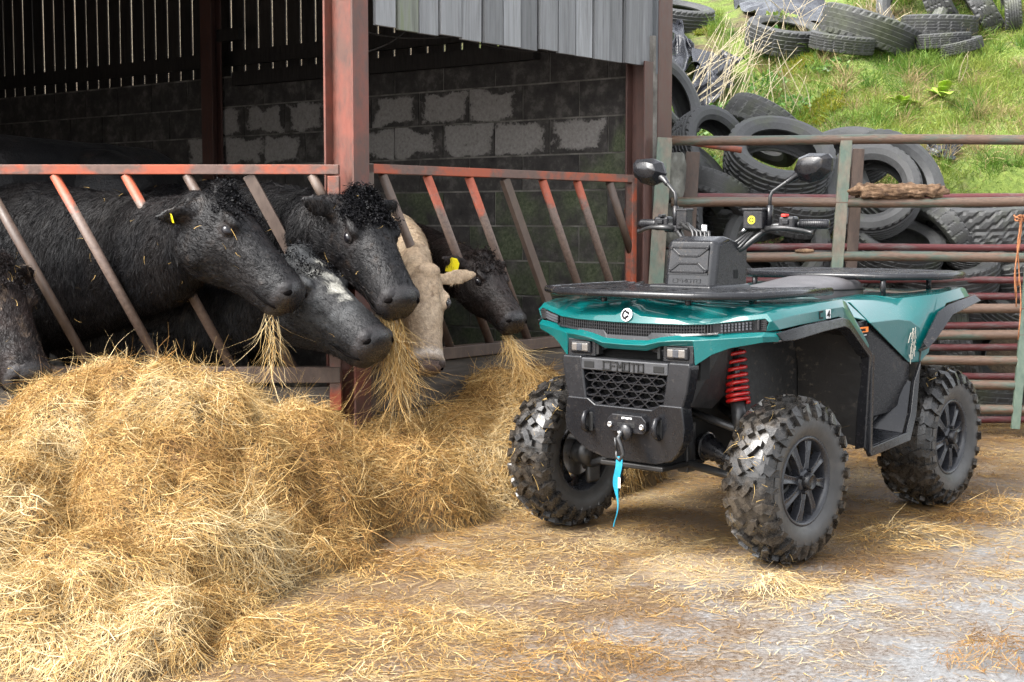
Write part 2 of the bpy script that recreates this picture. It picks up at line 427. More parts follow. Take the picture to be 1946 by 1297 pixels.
MB().box((3.72, .02, 2.7), (.25, .06, .09)).build('rail', m_darkwood, brd)
# weathered cladding over the right bay of the front
clad = empty('weathered_cladding', bb(P0 + N2 * .10 + D2 * .11), math.atan2(D2.y, D2.x), barn)
xw = 0.0; k = 0
while xw < 2.28:
    w = rnd.uniform(.148, .168); 
    h = 2.0
    mb = MB().box((w / 2 - .004, 0, h / 2), (w - .014, .022, h))
    o = mb.build('board', m_woodgreen if k == 1 else m_wood, clad, bevel=.003)
    o.location = (xw, rnd.uniform(-.009, .009), 2.215 + rnd.uniform(-.006, .006)); o.rotation_euler = (0, R(rnd.uniform(-.4, .4)), 0)
    xw += w; k += 1
mb = MB().box((0, 0, .98), (.115, .05, 2.02)); o = mb.build('corner_board', M('dark_weathered_board', [(.3, (.05, .055, .06)), (.7, (.16, .17, .18))], 6, 9, (.6, .85), .5, 16, .003, stretch=(5, 5, .3)), clad, bevel=.003); o.location = (xw + .03, -.01, 2.20)
MB().box((xw / 2, .05, 2.42), (xw, .07, .12)).build('rail', m_darkwood, clad)
# unseen boarding added above the left bay to darken the inside; side and roof close the barn
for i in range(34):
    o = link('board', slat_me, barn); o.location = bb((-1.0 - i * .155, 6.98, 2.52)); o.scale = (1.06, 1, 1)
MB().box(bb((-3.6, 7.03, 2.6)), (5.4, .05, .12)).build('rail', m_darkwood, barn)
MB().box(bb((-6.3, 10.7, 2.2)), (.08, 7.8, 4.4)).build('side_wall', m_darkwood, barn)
rp = [bb(KC + D2 * .35 + N2 * .35 + Vector((0, 0, 4.25))), bb(P0 + N2 * .3 + Vector((.05, -.1, 4.25))), bb((-6.6, 6.7, 4.25)), bb((-6.6, 15.2, 4.25))]
MB().add([*rp, *[p + Vector((0, 0, .06)) for p in rp]], [(3, 2, 1, 0), (4, 5, 6, 7), (0, 1, 5, 4), (1, 2, 6, 5), (2, 3, 7, 6), (3, 0, 4, 7)]).build('roof', m_roof, barn)
# loose wires under the cladding
mb = MB()
for (a, b_, c_) in (((700, 62, 7.3), (760, 80, 7.4), (860, 70, 7.8)), ((700, 98, 7.3), (745, 85, 7.4), (770, 60, 7.5)), ((860, 68, 7.9), (960, 105, 8.2), (1100, 100, 8.5))):
    A, B_, C_ = unproj(*a), unproj(*b_), unproj(*c_)
    mb.tube([bb(A * (1 - t_) ** 2 + B_ * 2 * t_ * (1 - t_) + C_ * t_ ** 2) for t_ in np.linspace(0, 1, 9)], .004, 5)
mb.build('cable', m_darkwood, barn)

# ---- feed barriers
m_worn, t, b = nodes_of('rubbed_orange_bar'); v = coords(t)     # paint left only where the cattle do not rub: the upper ends
tc = t.nodes.new('ShaderNodeTexCoord'); sx = t.nodes.new('ShaderNodeSeparateXYZ'); t.links.new(tc.outputs['Object'], sx.inputs[0])
n = noise(t, v, 9, 6, .65); n2 = noise(t, v, 50, 5, .7)
mk = ramp(t, mth(t, 'ADD', sx.outputs[2], mth(t, 'MULTIPLY_ADD', n, .5, -.25)), [(0.0, 0.0), (1.0, 1.0)])
pk = ramp(t, mth(t, 'MULTIPLY_ADD', mth(t, 'ADD', sx.outputs[2], mth(t, 'MULTIPLY_ADD', n, .5, -.25)), 2.0, -2.3), [(.4, 0.0), (.55, 1.0)])
t.links.new(mixc(t, pk, ramp(t, n2, [(.3, (.075, .05, .04)), (.7, (.17, .12, .095))]), ramp(t, n2, [(.3, (.27, .055, .024)), (.7, (.35, .085, .042))])), b.inputs['Base Color']); b.inputs['Roughness'].default_value = .55; bump(t, b, n2, .3, .002)
fb = empty('feed_barrier', (-1.7, 6.80, 0)); tag(fb, 'orange slanted feed barrier the big black cows reach through', 'feed barrier')
oL = fb.location.copy()
def lb(p): return Vector(p) - oL
yb = 6.80
zt = 1.535; zb = .60
MB().box(lb((-1.93, yb, zt)), (2.24, .05, .046)).build('top_rail', m_orange, fb, bevel=.004)
o = MB().box(lb((-.835, yb, (zt - .03) / 2 + .2)), (.055, .05, zt - .43)).build('end_stile', m_orange, fb, bevel=.004)
for xt in (-35, 103, 238, 355, 472, 592):
    a = unproj(xt, 336, yb)
    big = xt == 472
    mb = MB()
    kf = min(1, (-.862 - a.x) / .487); e_ = (a.x + .487 * kf, yb, zt - .025 + (zb - zt + .025) * kf)      # the last bars end at the stile
    if big: mb.bar(lb((a.x, yb, zt - .025)), lb(e_), .055, .03, (0, 1, 0))
    else: mb.tube([lb((a.x, yb, zt - .025)), lb(e_)], .0235, 12)
    mb.build('slanted_bar', m_worn if xt in (103, 238) else m_bar, fb, smooth=not big, bevel=.003 if big else 0)
MB().box(lb((-1.93, yb, zb - .03)), (2.24, .07, .075)).build('bottom_rail', m_bar, fb, bevel=.004)
MB().box(lb((-1.93, yb + .03, .29)), (2.2, .04, .44)).build('kickboard', m_kick, fb, bevel=.004)

fr = empty('feed_barrier', KC * .5 + P0 * .5, math.atan2(D2.y, D2.x)); tag(fr, 'orange slanted feed barrier between red post and barn corner', 'feed barrier')
fr.location = P0 + N2 * .06
MB().box((1.2, 0, 1.545), (2.27, .05, .046)).build('top_rail', m_orange, fr, bevel=.004)
MB().box((.09, 0, .95), (.06, .05, 1.24)).build('end_stile', m_bar, fr, bevel=.004)
MB().box((2.33, 0, .9), (.05, .05, 1.3)).build('end_stile', m_orange, fr, bevel=.004)
for i, s_ in enumerate((.2, .52, .84, 1.13, 1.46, 1.78, 2.1)):
    mb = MB()
    if i == 3: mb.bar((s_, 0, 1.52), (s_ + .49, 0, .65), .055, .03, (0, 1, 0))
    else: mb.tube([(s_, 0, 1.52), (min(s_ + .49, 2.33), 0, .65 if s_ < 1.85 else 1.1)], .0235, 12)
    mb.build('slanted_bar', m_bar if i in (0, 3, 6) else m_worn, fr, smooth=i != 3, bevel=.003 if i == 3 else 0)
MB().box((1.2, 0, .62), (2.3, .075, .06)).build('bottom_rail', m_bar, fr, bevel=.004)
MB().box((1.2, .01, .475), (2.3, .04, .22)).build('kickboard', m_kick, fr, bevel=.004)
MB().box((1.2, .01, .235), (2.3, .04, .24)).build('kickboard', m_kick, fr, bevel=.004)

# ---- gates
def gate(name, label, A, B, zs, dia, mat, ups, upmat, lean):
    e = empty(name, (A + B) / 2); tag(e, label, 'gate'); c = e.location.copy(); dv = (B - A).normalized()
    for z, r in zs:
        n = 14; pts = [A.lerp(B, k / n) - c + Vector((0, 0, z + .004 * math.sin(k * .9 + z * 9))) for k in range(n + 1)]
        MB().tube(pts, r, 12).build('rail', mat, e, smooth=True)
    for (x, z1, z2, w) in ups:
        tt = (x - A.x) / (B.x - A.x); p = A.lerp(B, tt) - c
        MB().bar(p + Vector((0, -.012, z2)), p + Vector((-lean * (z2 - z1), -.012, z1)), .03, w, dv).build('upright', upmat, e, bevel=.003)
    return e
gA, gB = Vector((.955, 8.70, 0)), Vector((4.6, 8.52, 0))
gx = lambda px: unproj(px, 417, 8.7).x
gate('yard_gate', 'rusty green tubular yard gate in front of the tyre heap', gA, gB, [(z, .029) for z in (1.775, 1.405, 1.08, .769, .616, .463, .313, .161)], .05, m_green,
     [(gx(1262), .12, 1.79, .09), (gx(1601), .12, 1.79, .07), (gx(1948), .05, 1.2, .05)], paint_mat('green_flat_bar', (.07, .11, .085), (.14, .18, .14), (.13, .09, .065), (.24, .17, .13), .45, .6, (1, 1, .5), 4), .055)
rA, rB = Vector((.76, 9.0, 0)), Vector((4.7, 9.05, 0))
gate('yard_gate', 'dark red tubular gate standing behind the rusty green one', rA, rB, [(z, .022) for z in (1.44, 1.13, .925, .82, .64, .505, .32, .04)], .04, m_gred,
     [(rA.x + .01, .0, 1.46, .05), (gx(1327), .03, 1.72, .085), (gx(1652), .03, 1.74, .07)], m_bar, .045)
o = MB().tube([(1.0, 9.08, 1.80), (1.42, 8.98, 1.73)], .02, 10).build('loose_pipe', m_orange, smooth=True); tag(o, 'short orange pipe end poking out under the top gate rail', 'pipe')
# rotten timber lying on the gate rail
def lump(name, c, size, mat, seed, cuts=4, amp=.25, parent=None, freq=2.2):
    bm = bmesh.new(); bmesh.ops.create_cube(bm, size=2.0); bmesh.ops.subdivide_edges(bm, edges=bm.edges, cuts=cuts * 3, use_grid_fill=True)
    P = np.array([vv.co[:] for vv in bm.verts]); P = P / np.maximum(np.linalg.norm(P, axis=1, keepdims=True), 1e-6) * (np.abs(P).max(1, keepdims=True)) ** .5 * (1 + .25 * (np.linalg.norm(P, axis=1, keepdims=True) - 1))
    s = np.array(size); q = P * s
    q = q + norm(P) * (fbm(q[:, 0] * freq / s.mean(), q[:, 1] * freq / s.mean(), q[:, 2] * freq / s.mean(), seed, 5) * amp * s.min())[:, None]
    for vv, k in zip(bm.verts, q): vv.co = Vector(k)
    me = bpy.data.meshes.new(name); bm.to_mesh(me); bm.free(); me.shade_smooth(); o = link(name, me, parent, mat); o.location = c; return o
m_rot = M('crumbling_brown_wood', [(.3, (.04, .02, .011)), (.5, (.14, .082, .045)), (.7, (.27, .175, .105))], 22, 9, (.85, .98), .9, 40, .012)
a = unproj(1700, 362, 8.72)
o = lump('rotten_timber', (a.x, 8.64, 1.472), (.30, .055, .045), m_rot, 5, 6, .9, freq=5); tag(o, 'crumbling brown rotten timber lying on the gate rail', 'timber')
a = unproj(1522, 474, 8.78); o = lump('bark_scrap', (a.x, 8.66, 1.114), (.06, .025, .014), m_rot, 9, 3, .6); tag(o, 'small scrap of bark lying on the third gate rail', 'bark')
# ---- twine
m_twine = M('orange_baler_twine', [(.3, (.24, .08, .03)), (.7, (.45, .2, .09))], 40, 4, (.8, .95))
def twine(label, c, hang, seed, group=None):
    g = random.Random(seed); mb = MB()
    for k in range(3):
        mb.tube([c + Vector((.035 * math.cos(q + k), -.035 + .03 * math.sin(q * 1.3 + k), .012 * (k - 1) + .006 * math.sin(q * 3))) for q in np.linspace(0, 6.28, 14)], .0045, 5)
    for k in range(4):
        L_ = hang * g.uniform(.5, 1); a = g.uniform(-.5, .5); p = c + Vector((0, -.04, 0))
        mb.tube([p + Vector((.05 * a * q + .012 * math.sin(7 * q + k), .008 * math.cos(5 * q + k), -L_ * q)) for q in np.linspace(0, 1, 8)], .004, 5)
    mb.tube([c + Vector((.0, -.04, 0)), c + Vector((.05, -.045, .02)), c + Vector((.1, -.05, -.012))], .004, 5)
    tag(mb.build('twine', m_twine, smooth=True), label, 'twine')
twine('orange baler twine knotted round the red gate stile', unproj(1197, 400, 8.88), .12, 3)
twine('orange baler twine hanging from the gate at the picture edge', unproj(1934, 415, 8.56), .75, 4)
# ================================================================ BANK behind the gate
def smooth(a, b, x): q = np.clip((np.asarray(x, float) - a) / (b - a), 0, 1); return q * q * (3 - 2 * q)
def bank_z(X, Y):
    X = np.asarray(X, float); Y = np.asarray(Y, float)
    s = (X - KC.x) * D2.x + (Y - KC.y) * D2.y            # distance outside the end wall
    edge = 10.15 + .25 * vnoise(X * 1.1, 3.3, 0, 5) + .12 * vnoise(X * 3.1, 1.3, 0, 6)
    u = np.minimum(Y - edge, s - 1.05)
    lip = 1.45 + .12 * vnoise(X * .9, 7.7, 0, 9) + .12 * (X - 2)
    z = smooth(-.05, .4, u) * lip
    z = z + np.clip(u - .3, 0, 9) * .50 * (1 - .3 * smooth(3.2, 7, u))
    z = z + smooth(0, 1, u) * (.12 * fbm(X * 1.3, Y * 1.3, 0, 21, 4) + .05 * fbm(X * 5, Y * 5, 0, 22, 3))
    z = z + smooth(.8, -.6, X) * smooth(.1, 2.2, s - 1.0) * 3.4     # overgrown rise behind the barn
    return z
xs = np.arange(-8, 11.01, .09); ys = np.arange(9.3, 24, .09)
XX, YY = np.meshgrid(xs, ys); ZZ = bank_z(XX, YY) - .02
V = np.stack([XX, YY, ZZ], -1).reshape(-1, 3); nx, ny = len(xs), len(ys)
I = (np.arange(ny - 1)[:, None] * nx + np.arange(nx - 1)[None]).reshape(-1)
Q = np.stack([I, I + 1, I + nx + 1, I + nx], -1)
m_bank, t, b = nodes_of('mossy_bank_soil'); v = coords(t)
n1 = noise(t, v, 1.4, 7, .65); n2 = noise(t, v, 26, 6, .7)
soil = ramp(t, n2, [(.3, (.045, .032, .02)), (.7, (.12, .085, .05))]); moss = ramp(t, n2, [(.3, (.06, .1, .015)), (.7, (.17, .22, .04))])
sx = t.nodes.new('ShaderNodeSeparateXYZ'); t.links.new(v, sx.inputs[0]); up_ = ramp(t, mth(t, 'MULTIPLY_ADD', sx.outputs[2], .5, mth(t, 'MULTIPLY_ADD', n1, .6, -.9)), [(.0, 0.0), (.12, 1.0)])
t.links.new(mixc(t, mth(t, 'MULTIPLY', up_, ramp(t, n1, [(.36, 0.0), (.5, 1.0)])), soil, mixc(t, ramp(t, mth(t, 'MULTIPLY_ADD', sx.outputs[0], .5, .6), [(.2, 1.0), (.7, 0.0)]), moss, ramp(t, n2, [(.3, (.04, .033, .022)), (.7, (.13, .105, .07))]))), b.inputs['Base Color']); b.inputs['Roughness'].default_value = .95; bump(t, b, n2, .8, .02)
bank = link('bank', fast_mesh('bank', V, Q, m_bank, smooth=True)); tag(bank, kind='structure')

def bank_hit(px, py):
    """where the line of sight of a photo pixel meets the bank"""
    for Y in np.arange(9.6, 22, .03):
        a = unproj(px, py, float(Y))
        if a.z < float(bank_z(a.x, a.y)): return a
    return unproj(px, py, 14.0)
# ================================================================ QUAD BIKE  (local x forward, y to its left, z up; origin under the front axle)
def drops(t, v, strength):
    vo = t.nodes.new('ShaderNodeTexVoronoi'); vo.inputs['Scale'].default_value = 95; vo.inputs['Randomness'].default_value = 1; t.links.new(v, vo.inputs['Vector'])
    return ramp(t, vo.outputs['Distance'], [(.1, 1.0), (.34, 0.0)])
m_teal, t, b = nodes_of('wet_teal_paint'); v = coords(t)
n = noise(t, v, 3, 5); n2 = noise(t, v, 30, 4)
c = ramp(t, n, [(.3, (.0, .07, .07)), (.7, (.0, .09, .089))]); t.links.new(mixc(t, ramp(t, n2, [(.62, 0.0), (.78, .18)]), c, (.25, .22, .17)), b.inputs['Base Color'])
b.inputs['Roughness'].default_value = .35; b.inputs['Specular IOR Level'].default_value = .2; b.inputs['Coat Weight'].default_value = 1; b.inputs['Coat Roughness'].default_value = .03; b.inputs['Coat IOR'].default_value = 1.4
bump(t, b, mth(t, 'MULTIPLY', drops(t, v, 1), ramp(t, noise(t, v, 6, 3), [(.4, 0.0), (.6, 1.0)])), .4, .0015)
m_teal_dark = M('bare_teal_plastic', [(.3, (.0, .06, .055)), (.7, (.0, .08, .075))], 4, rough=(.4, .6), bumps=.1)
def plastic(name, lo, hi, rough, grime=.25, dr=.5):
    m, t, b = nodes_of(name); v = coords(t)
    n = noise(t, v, 5, 7, .65); n2 = noise(t, v, 38, 6, .7)
    c = ramp(t, n, [(.3, lo), (.7, hi)])
    c = mixc(t, ramp(t, mth(t, 'ADD', n2, mth(t, 'MULTIPLY_ADD', n, .6, -.3)), [(.6, 0.0), (.75, grime)]), c, (.16, .125, .09))
    t.links.new(c, b.inputs['Base Color'])
    d = drops(t, v, 1)
    t.links.new(ramp(t, mth(t, 'SUBTRACT', n2, mth(t, 'MULTIPLY', d, .25)), [(.3, rough[0]), (.7, rough[1])]), b.inputs['Roughness'])
    b.inputs['Specular IOR Level'].default_value = .38
    bump(t, b, mth(t, 'ADD', mth(t, 'MULTIPLY', d, dr), mth(t, 'MULTIPLY', noise(t, v, 240, 2), .25)), .35, .0012)
    return m
m_grey = plastic('wet_charcoal_plastic', (.009, .0094, .011), (.016, .0165, .019), (.12, .34), .2)
m_black = plastic('wet_black_plastic', (.007, .007, .0085), (.014, .014, .016), (.18, .42), .2)
m_mud = plastic('muddy_black_plastic', (.008, .0075, .0075), (.016, .015, .014), (.35, .7), .45, .2)
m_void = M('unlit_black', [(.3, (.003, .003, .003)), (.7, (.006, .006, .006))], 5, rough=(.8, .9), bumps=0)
m_steel = M('zinc_plated_steel', [(.3, (.35, .35, .36)), (.7, (.6, .6, .6))], 20, rough=(.25, .45), bumps=.1, metal=1)
m_chrome = M('bright_badge_metal', [(.3, (.8, .8, .82)), (.7, (.9, .9, .92))], 20, rough=(.12, .2), bumps=0, metal=.6)
m_blk_metal = M('black_painted_tube', [(.3, (.012, .012, .013)), (.7, (.03, .03, .03))], 20, rough=(.25, .45), bumps=.2)
m_red = M('red_spring_paint', [(.3, (.36, .006, .006)), (.7, (.46, .012, .01))], 12, rough=(.25, .4), bumps=.1, coat=.5)
m_lens = M('smoked_lamp_lens', [(.3, (.09, .08, .072)), (.7, (.17, .155, .14))], 30, rough=(.08, .15), bumps=.1, coat=1, metal=.3)
m_grid = M('lamp_reflector_grey', [(.3, (.04, .043, .05)), (.7, (.09, .095, .11))], 30, rough=(.15, .3), bumps=.1, metal=.5)
m_seat = M('grey_seat_vinyl', [(.3, (.05, .047, .05)), (.7, (.085, .08, .083))], 10, rough=(.35, .5), bumps=.25, bscale=150, bdist=.001)
m_rim = M('dark_grey_wheel_paint', [(.3, (.016, .017, .02)), (.7, (.03, .031, .036))], 8, rough=(.2, .35), bumps=.1)
m_tyre, t, b = nodes_of('wet_muddy_rubber'); v = coords(t)
n = noise(t, v, 5, 7, .7); n2 = noise(t, v, 34, 7, .75)
c = ramp(t, n2, [(.3, (.007, .0068, .0065)), (.6, (.017, .016, .0155))])
c = mixc(t, ramp(t, mth(t, 'ADD', mth(t, 'MULTIPLY', n, .8), mth(t, 'MULTIPLY', n2, .35)), [(.52, 0.0), (.7, .6)]), c, ramp(t, n2, [(.3, (.03, .022, .015)), (.7, (.09, .072, .052))]))
t.links.new(c, b.inputs['Base Color']); t.links.new(ramp(t, n2, [(.35, .1), (.65, .45)]), b.inputs['Roughness']); bump(t, b, n2, .35, .004)
m_side = M('scuffed_grey_sidewall', [(.3, (.024, .024, .024)), (.55, (.042, .041, .04)), (.75, (.07, .064, .056))], 9, 8, (.28, .5), .25, 60, .002)
m_strap = M('blue_webbing_strap', [(.3, (.0, .17, .27)), (.7, (.005, .23, .35))], 60, rough=(.6, .8), bumps=.2)
def flat(name, c, rough=.5): return M(name, [(.3, c), (.7, tuple(k * 1.08 for k in c))], 20, rough=(rough, rough + .1), bumps=0)
m_yel = flat('yellow_sticker', (.75, .62, .02)); m_white = flat('white_print', (.7, .7, .7)); m_org = flat('orange_sticker', (.8, .2, .02)); m_redbtn = flat('red_button', (.6, .03, .02))

QO, QYAW = Vector((.65, 5.775, 0)), R(229.5)
quad = empty('quad_bike', QO, QYAW)
tag(quad, 'wet teal and black four wheel quad bike parked beside the hay', 'quad bike')

def strokes(mb, text, org, ux, uz, h, w, gap, th, dep):
    """block letters of boxes; ux right, uz up, extruded towards viewer"""
    F_ = {'C': [[(1, 1), (0, 1), (0, 0), (1, 0)]], 'F': [[(0, 0), (0, 1), (1, 1)], [(0, .5), (.8, .5)]], 'M': [[(0, 0), (0, 1), (.5, .35), (1, 1), (1, 0)]],
          'O': [[(0, 0), (0, 1), (1, 1), (1, 0), (0, 0)]], 'T': [[(0, 1), (1, 1)], [(.5, 1), (.5, 0)]], '4': [[(.75, 0), (.75, 1), (0, .3), (1, .3)]], 'R': [[(0, 0), (0, 1), (1, 1), (1, .5), (0, .5)], [(.4, .5), (1, 0)]],
          'E': [[(1, 1), (0, 1), (0, 0), (1, 0)], [(0, .5), (.8, .5)]], '-': [[(0, .5), (1, .5)]], 'I': [[(.5, 0), (.5, 1)]], 'L': [[(0, 1), (0, 0), (1, 0)]], 'N': [[(0, 0), (0, 1), (1, 0), (1, 1)]], 'G': [[(1, 1), (0, 1), (0, 0), (1, 0), (1, .5), (.5, .5)]], 'W': [[(0, 1), (.25, 0), (.5, .6), (.75, 0), (1, 1)]], 'A': [[(0, 0), (0, 1), (1, 1), (1, 0)], [(0, .45), (1, .45)]], 'D': [[(0, 0), (0, 1), (.8, 1), (1, .7), (1, .3), (.8, 0), (0, 0)]], 'U': [[(0, 1), (0, 0), (1, 0), (1, 1)]]}
    ux, uz = Vector(ux).normalized(), Vector(uz).normalized(); nz = ux.cross(uz)
    x = 0
    for ch in text:
        for pl in F_.get(ch, []):
            for a, b_ in zip(pl, pl[1:]):
                A = Vector(org) + ux * (x + a[0] * w) + uz * (a[1] * h); B = Vector(org) + ux * (x + b_[0] * w) + uz * (b_[1] * h)
                dd = (B - A).normalized() * th / 2; mb.bar(A - dd, B + dd, th, dep, nz)
        x += w + gap
    return mb

# ---------------- bodywork at the front
yH = [0, .06, .25, .35, .53]
U = [(.324, .906), (.324, .906), (.307, .909), (.286, .915), (.187, .938)]
K = [(.318, .958), (.313, .934), (.297, .926), (.268, .934), (.175, .958)]
T = [(.245, .992), (.24, .982), (.215, .972), (.19, .972), (.09, .972)]
S = [(.05, 1.0), (.05, .998), (.03, .984), (.02, .982), (-.1, .98)]
EE = [(-.34, 1.0), (-.34, 1.0), (-.35, .985), (-.36, .985), (-.37, .985)]
rows = [[(x, y, z) for y, (x, z) in zip(yH, r)] for r in (U, K, T, S, EE)]
hood = MB().grid(rows)
Rg = [(.187, .53, .938), (.175, .53, .958), (.05, .55, .966), (-.19, .552, .98), (-.364, .552, .987), (-.395, .552, .975), (-.6, .545, .804)]
Cg = [(.187, .545, .925), (.18, .556, .93), (.05, .572, .945), (-.17, .576, .957), (-.32, .576, .96), (-.36, .576, .945), (-.575, .566, .79)]
G = [(.187, .532, .889), (.15, .57, .897), (.004, .578, .908), (-.159, .578, .915), (-.285, .578, .923), (-.34, .578, .912), (-.555, .57, .768)]
hood.grid([Rg, Cg, G])
hood.add([(.175, .53, .958), (.09, .53, .972), (.05, .55, .966)], [(0, 1, 2)])
hood.add([(.09, .53, .972), (-.1, .53, .98), (-.19, .552, .98), (.05, .55, .966)], [(0, 1, 2, 3)])
hood.add([(-.1, .53, .98), (-.37, .53, .985), (-.364, .552, .987), (-.19, .552, .98)], [(0, 1, 2, 3)])
hood.mirror_y()
body = hood.build('front_bodywork', m_teal, quad, bevel=.006, seg=2, solid=.006)
# inner teal returns along the fender's rear edge
MB().grid([[(-.395, .552, .975), (-.6, .545, .804)], [(-.43, .42, .96), (-.62, .42, .80)]]).mirror_y().build('fender_return', m_teal, quad, bevel=.004, solid=.005)
yL = [0, .1, .16, .22, .296, .302, .36, .42, .53]
Lo = [(.324, .842), (.324, .845), (.32, .86), (.312, .868), (.289, .874), (.287, .874), (.262, .879), (.235, .884), (.187, .889)]
Cc = [(.348, .824), (.348, .826), (.342, .841), (.334, .848), (.315, .852), (.313, .852), (.285, .857), (.258, .863), (.207, .873)]
Bb = [(.328, .802), (.328, .803), (.32, .824), (.315, .828), (.304, .83), (.306, .757), (.282, .80), (.25, .826), (.2, .85)]
lip = MB().grid([[(x, y, z) for y, (x, z) in zip(yL, r)] for r in (Lo, Cc, Bb)])
lip.grid([[(.187, .53, .889), (.207, .53, .873), (.2, .53, .85)], [(.12, .575, .892), (.13, .585, .872), (.13, .575, .852)]])
lip.mirror_y().build('front_lip', m_teal, quad, bevel=.004, solid=.008)
# dark strip between hood and lip: backing, lattice, lamps
stp = [(y, x - .016, z0_, z1_) for y, (x, z1_), (x2, z0_) in zip([0, .1, .16, .25, .35, .45, .53], [(.324, .907), (.322, .907), (.318, .908), (.307, .909), (.286, .915), (.235, .926), (.187, .938)], [(0, .84), (0, .843), (0, .857), (0, .868), (0, .877), (0, .885), (0, .889)])]
sb = MB().grid([[(x, y, z1_ + .004) for y, x, z0_, z1_ in stp], [(x, y, z0_ - .004) for y, x, z0_, z1_ in stp]]).mirror_y().build('lamp_strip', m_black, quad, solid=.004)
lat = MB()
def strip_at(y):
    s = abs(y)
    for (y0, x0, a0, b0), (y1, x1, a1, b1) in zip(stp, stp[1:]):
        if s <= y1 + 1e-6:
            k = (s - y0) / (y1 - y0); return x0 + (x1 - x0) * k, a0 + (a1 - a0) * k, b0 + (b1 - b0) * k
ys_ = np.arange(-.36, .3601, .0115)
for y in ys_:
    x, z0_, z1_ = strip_at(y); zb_ = z1_ - (.05 if abs(y) < .11 else .034)
    lat.box((x + .006, y, (z1_ + zb_) / 2), (.008, .0042, z1_ - zb_))
for k in range(5):
    pts = []
    for y in ys_[::4] if k < 4 else [q for q in ys_[::2] if abs(q) < .115]:
        x, z0_, z1_ = strip_at(y); pts.append((x + .005, y, z1_ - .001 - k * .0125))
    for a, b_ in zip(pts, pts[1:]): lat.bar(a, b_, .006, .0042)
lat.build('lattice', m_grey, sb)
lowb = MB().grid([[(strip_at(y)[0] + .013, y, strip_at(y)[2] - (.05 if abs(y) < .11 else .034)) for y in np.linspace(-.38, .38, 41)], [(strip_at(y)[0] + .018, y, strip_at(y)[1] - .002) for y in np.linspace(-.38, .38, 41)]]).build('strip_trim', m_grey, sb, solid=.004)
for s in (-1, 1):
    hl = MB()
    pts = [strip_at(y) + (y,) for y in (.385, .44, .49)]
    hl.grid([[(x + .008, s * y, b_ - .004) for x, a, b_, y in pts], [(x + .008, s * y, a + .012) for x, a, b_, y in pts]])
    lamp = hl.build('headlight', m_void, quad, solid=.004)
    gl = MB()
    for i in range(9):
        for k in range(3):
            y = .391 + i * .0115; x, a, b_ = strip_at(y); gl.box((x + .011, s * y, b_ - .009 - k * .0105), (.006, .0085, .008))
    gl.build('reflector', m_grid, lamp)
    x, a, b_ = strip_at(.512); MB().box((x + .01, s * .505, (a + b_) / 2 + .002), (.012, .012, b_ - a - .008)).build('trim', m_grey, lamp, bevel=.002)
    x, a, b_ = strip_at(.53)
    mk_ = MB().box((x + .002, s * .525, (a + b_) / 2), (.022, .024, b_ - a - .006))
    for k in range(5): mk_.box((x + .015, s * .525, a + .008 + k * .008), (.006, .022, .003))
    mk_.build('side_marker', m_black, quad)
    # fog lamps with bezels
    fx = .312
    bz = MB(); bz.prism([(s * .16, .765), (s * .297, .765), (s * .297, .833), (s * .16, .829)], fx - .05, fx - .004, 0)
    fg = bz.build('fog_lamp', m_grey, quad, bevel=.004)
    MB().box((fx + .0, s * .228, .80), (.016, .1, .05)).build('bezel', m_black, fg, bevel=.01, seg=3)
    MB().box((fx + .006, s * .228, .80), (.014, .082, .034)).build('lens', m_lens, fg, bevel=.006, seg=3)
    MB().box((fx + .0095, s * .228, .80), (.012, .026, .03)).build('bulb_shield', m_grid, fg, bevel=.003)
    MB().box((.30, s * .145, .80), (.03, .012, .05)).build('slot', m_void, fg)
# emblem
em = MB().lathe([(0, .0), (0, .026), (.006, .026), (.006, .0)], 28, 0); eo = em.build('emblem', m_chrome, quad, smooth=False, bevel=.001); eo.location = (.318, 0, .936); eo.rotation_euler = (0, R(-14), 0)
sw = MB()
for a0, a1, r0, r1 in ((2.0, 4.6, .012, .021), (.4, 1.6, .006, .012), (4.6, 5.6, .003, .012)):
    for q in np.linspace(a0, a1, 8): sw.box((.0068, r1 * math.cos(q) * .8, r1 * math.sin(q) * .8), (.0016, .009, .008), Matrix.Rotation(q, 3, 'X'))
sw.build('emblem_mark', m_void, eo)
# dark panels under the lip
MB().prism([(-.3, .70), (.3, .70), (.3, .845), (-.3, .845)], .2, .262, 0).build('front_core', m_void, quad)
MB().add([(.30, -.2, .80), (.315, -.09, .818), (.315, .09, .818), (.30, .2, .80), (.29, .27, .745), (.285, -.27, .745), (.30, .075, .808), (.30, -.075, .808)], [(0, 5, 7, 1), (1, 7, 6, 2), (2, 6, 4, 3)]).build('brace', m_grey, quad, bevel=.004, solid=.02)
# ---------------- front bumper
bp = empty('bumper', (0, 0, 0), 0, quad)
for s in (-1, 1):
    bumper = MB()
    o1 = [(.205, .768), (.3, .768), (.306, .752), (.29, .66), (.268, .585), (.262, .57), (.175, .57), (.19, .66)]
    bumper.prism([(s * y, z) for y, z in (o1 if s > 0 else o1[::-1])], .275, .34, 0)
    bumper.build('bumper_upright', m_grey, bp, bevel=.012, seg=3)

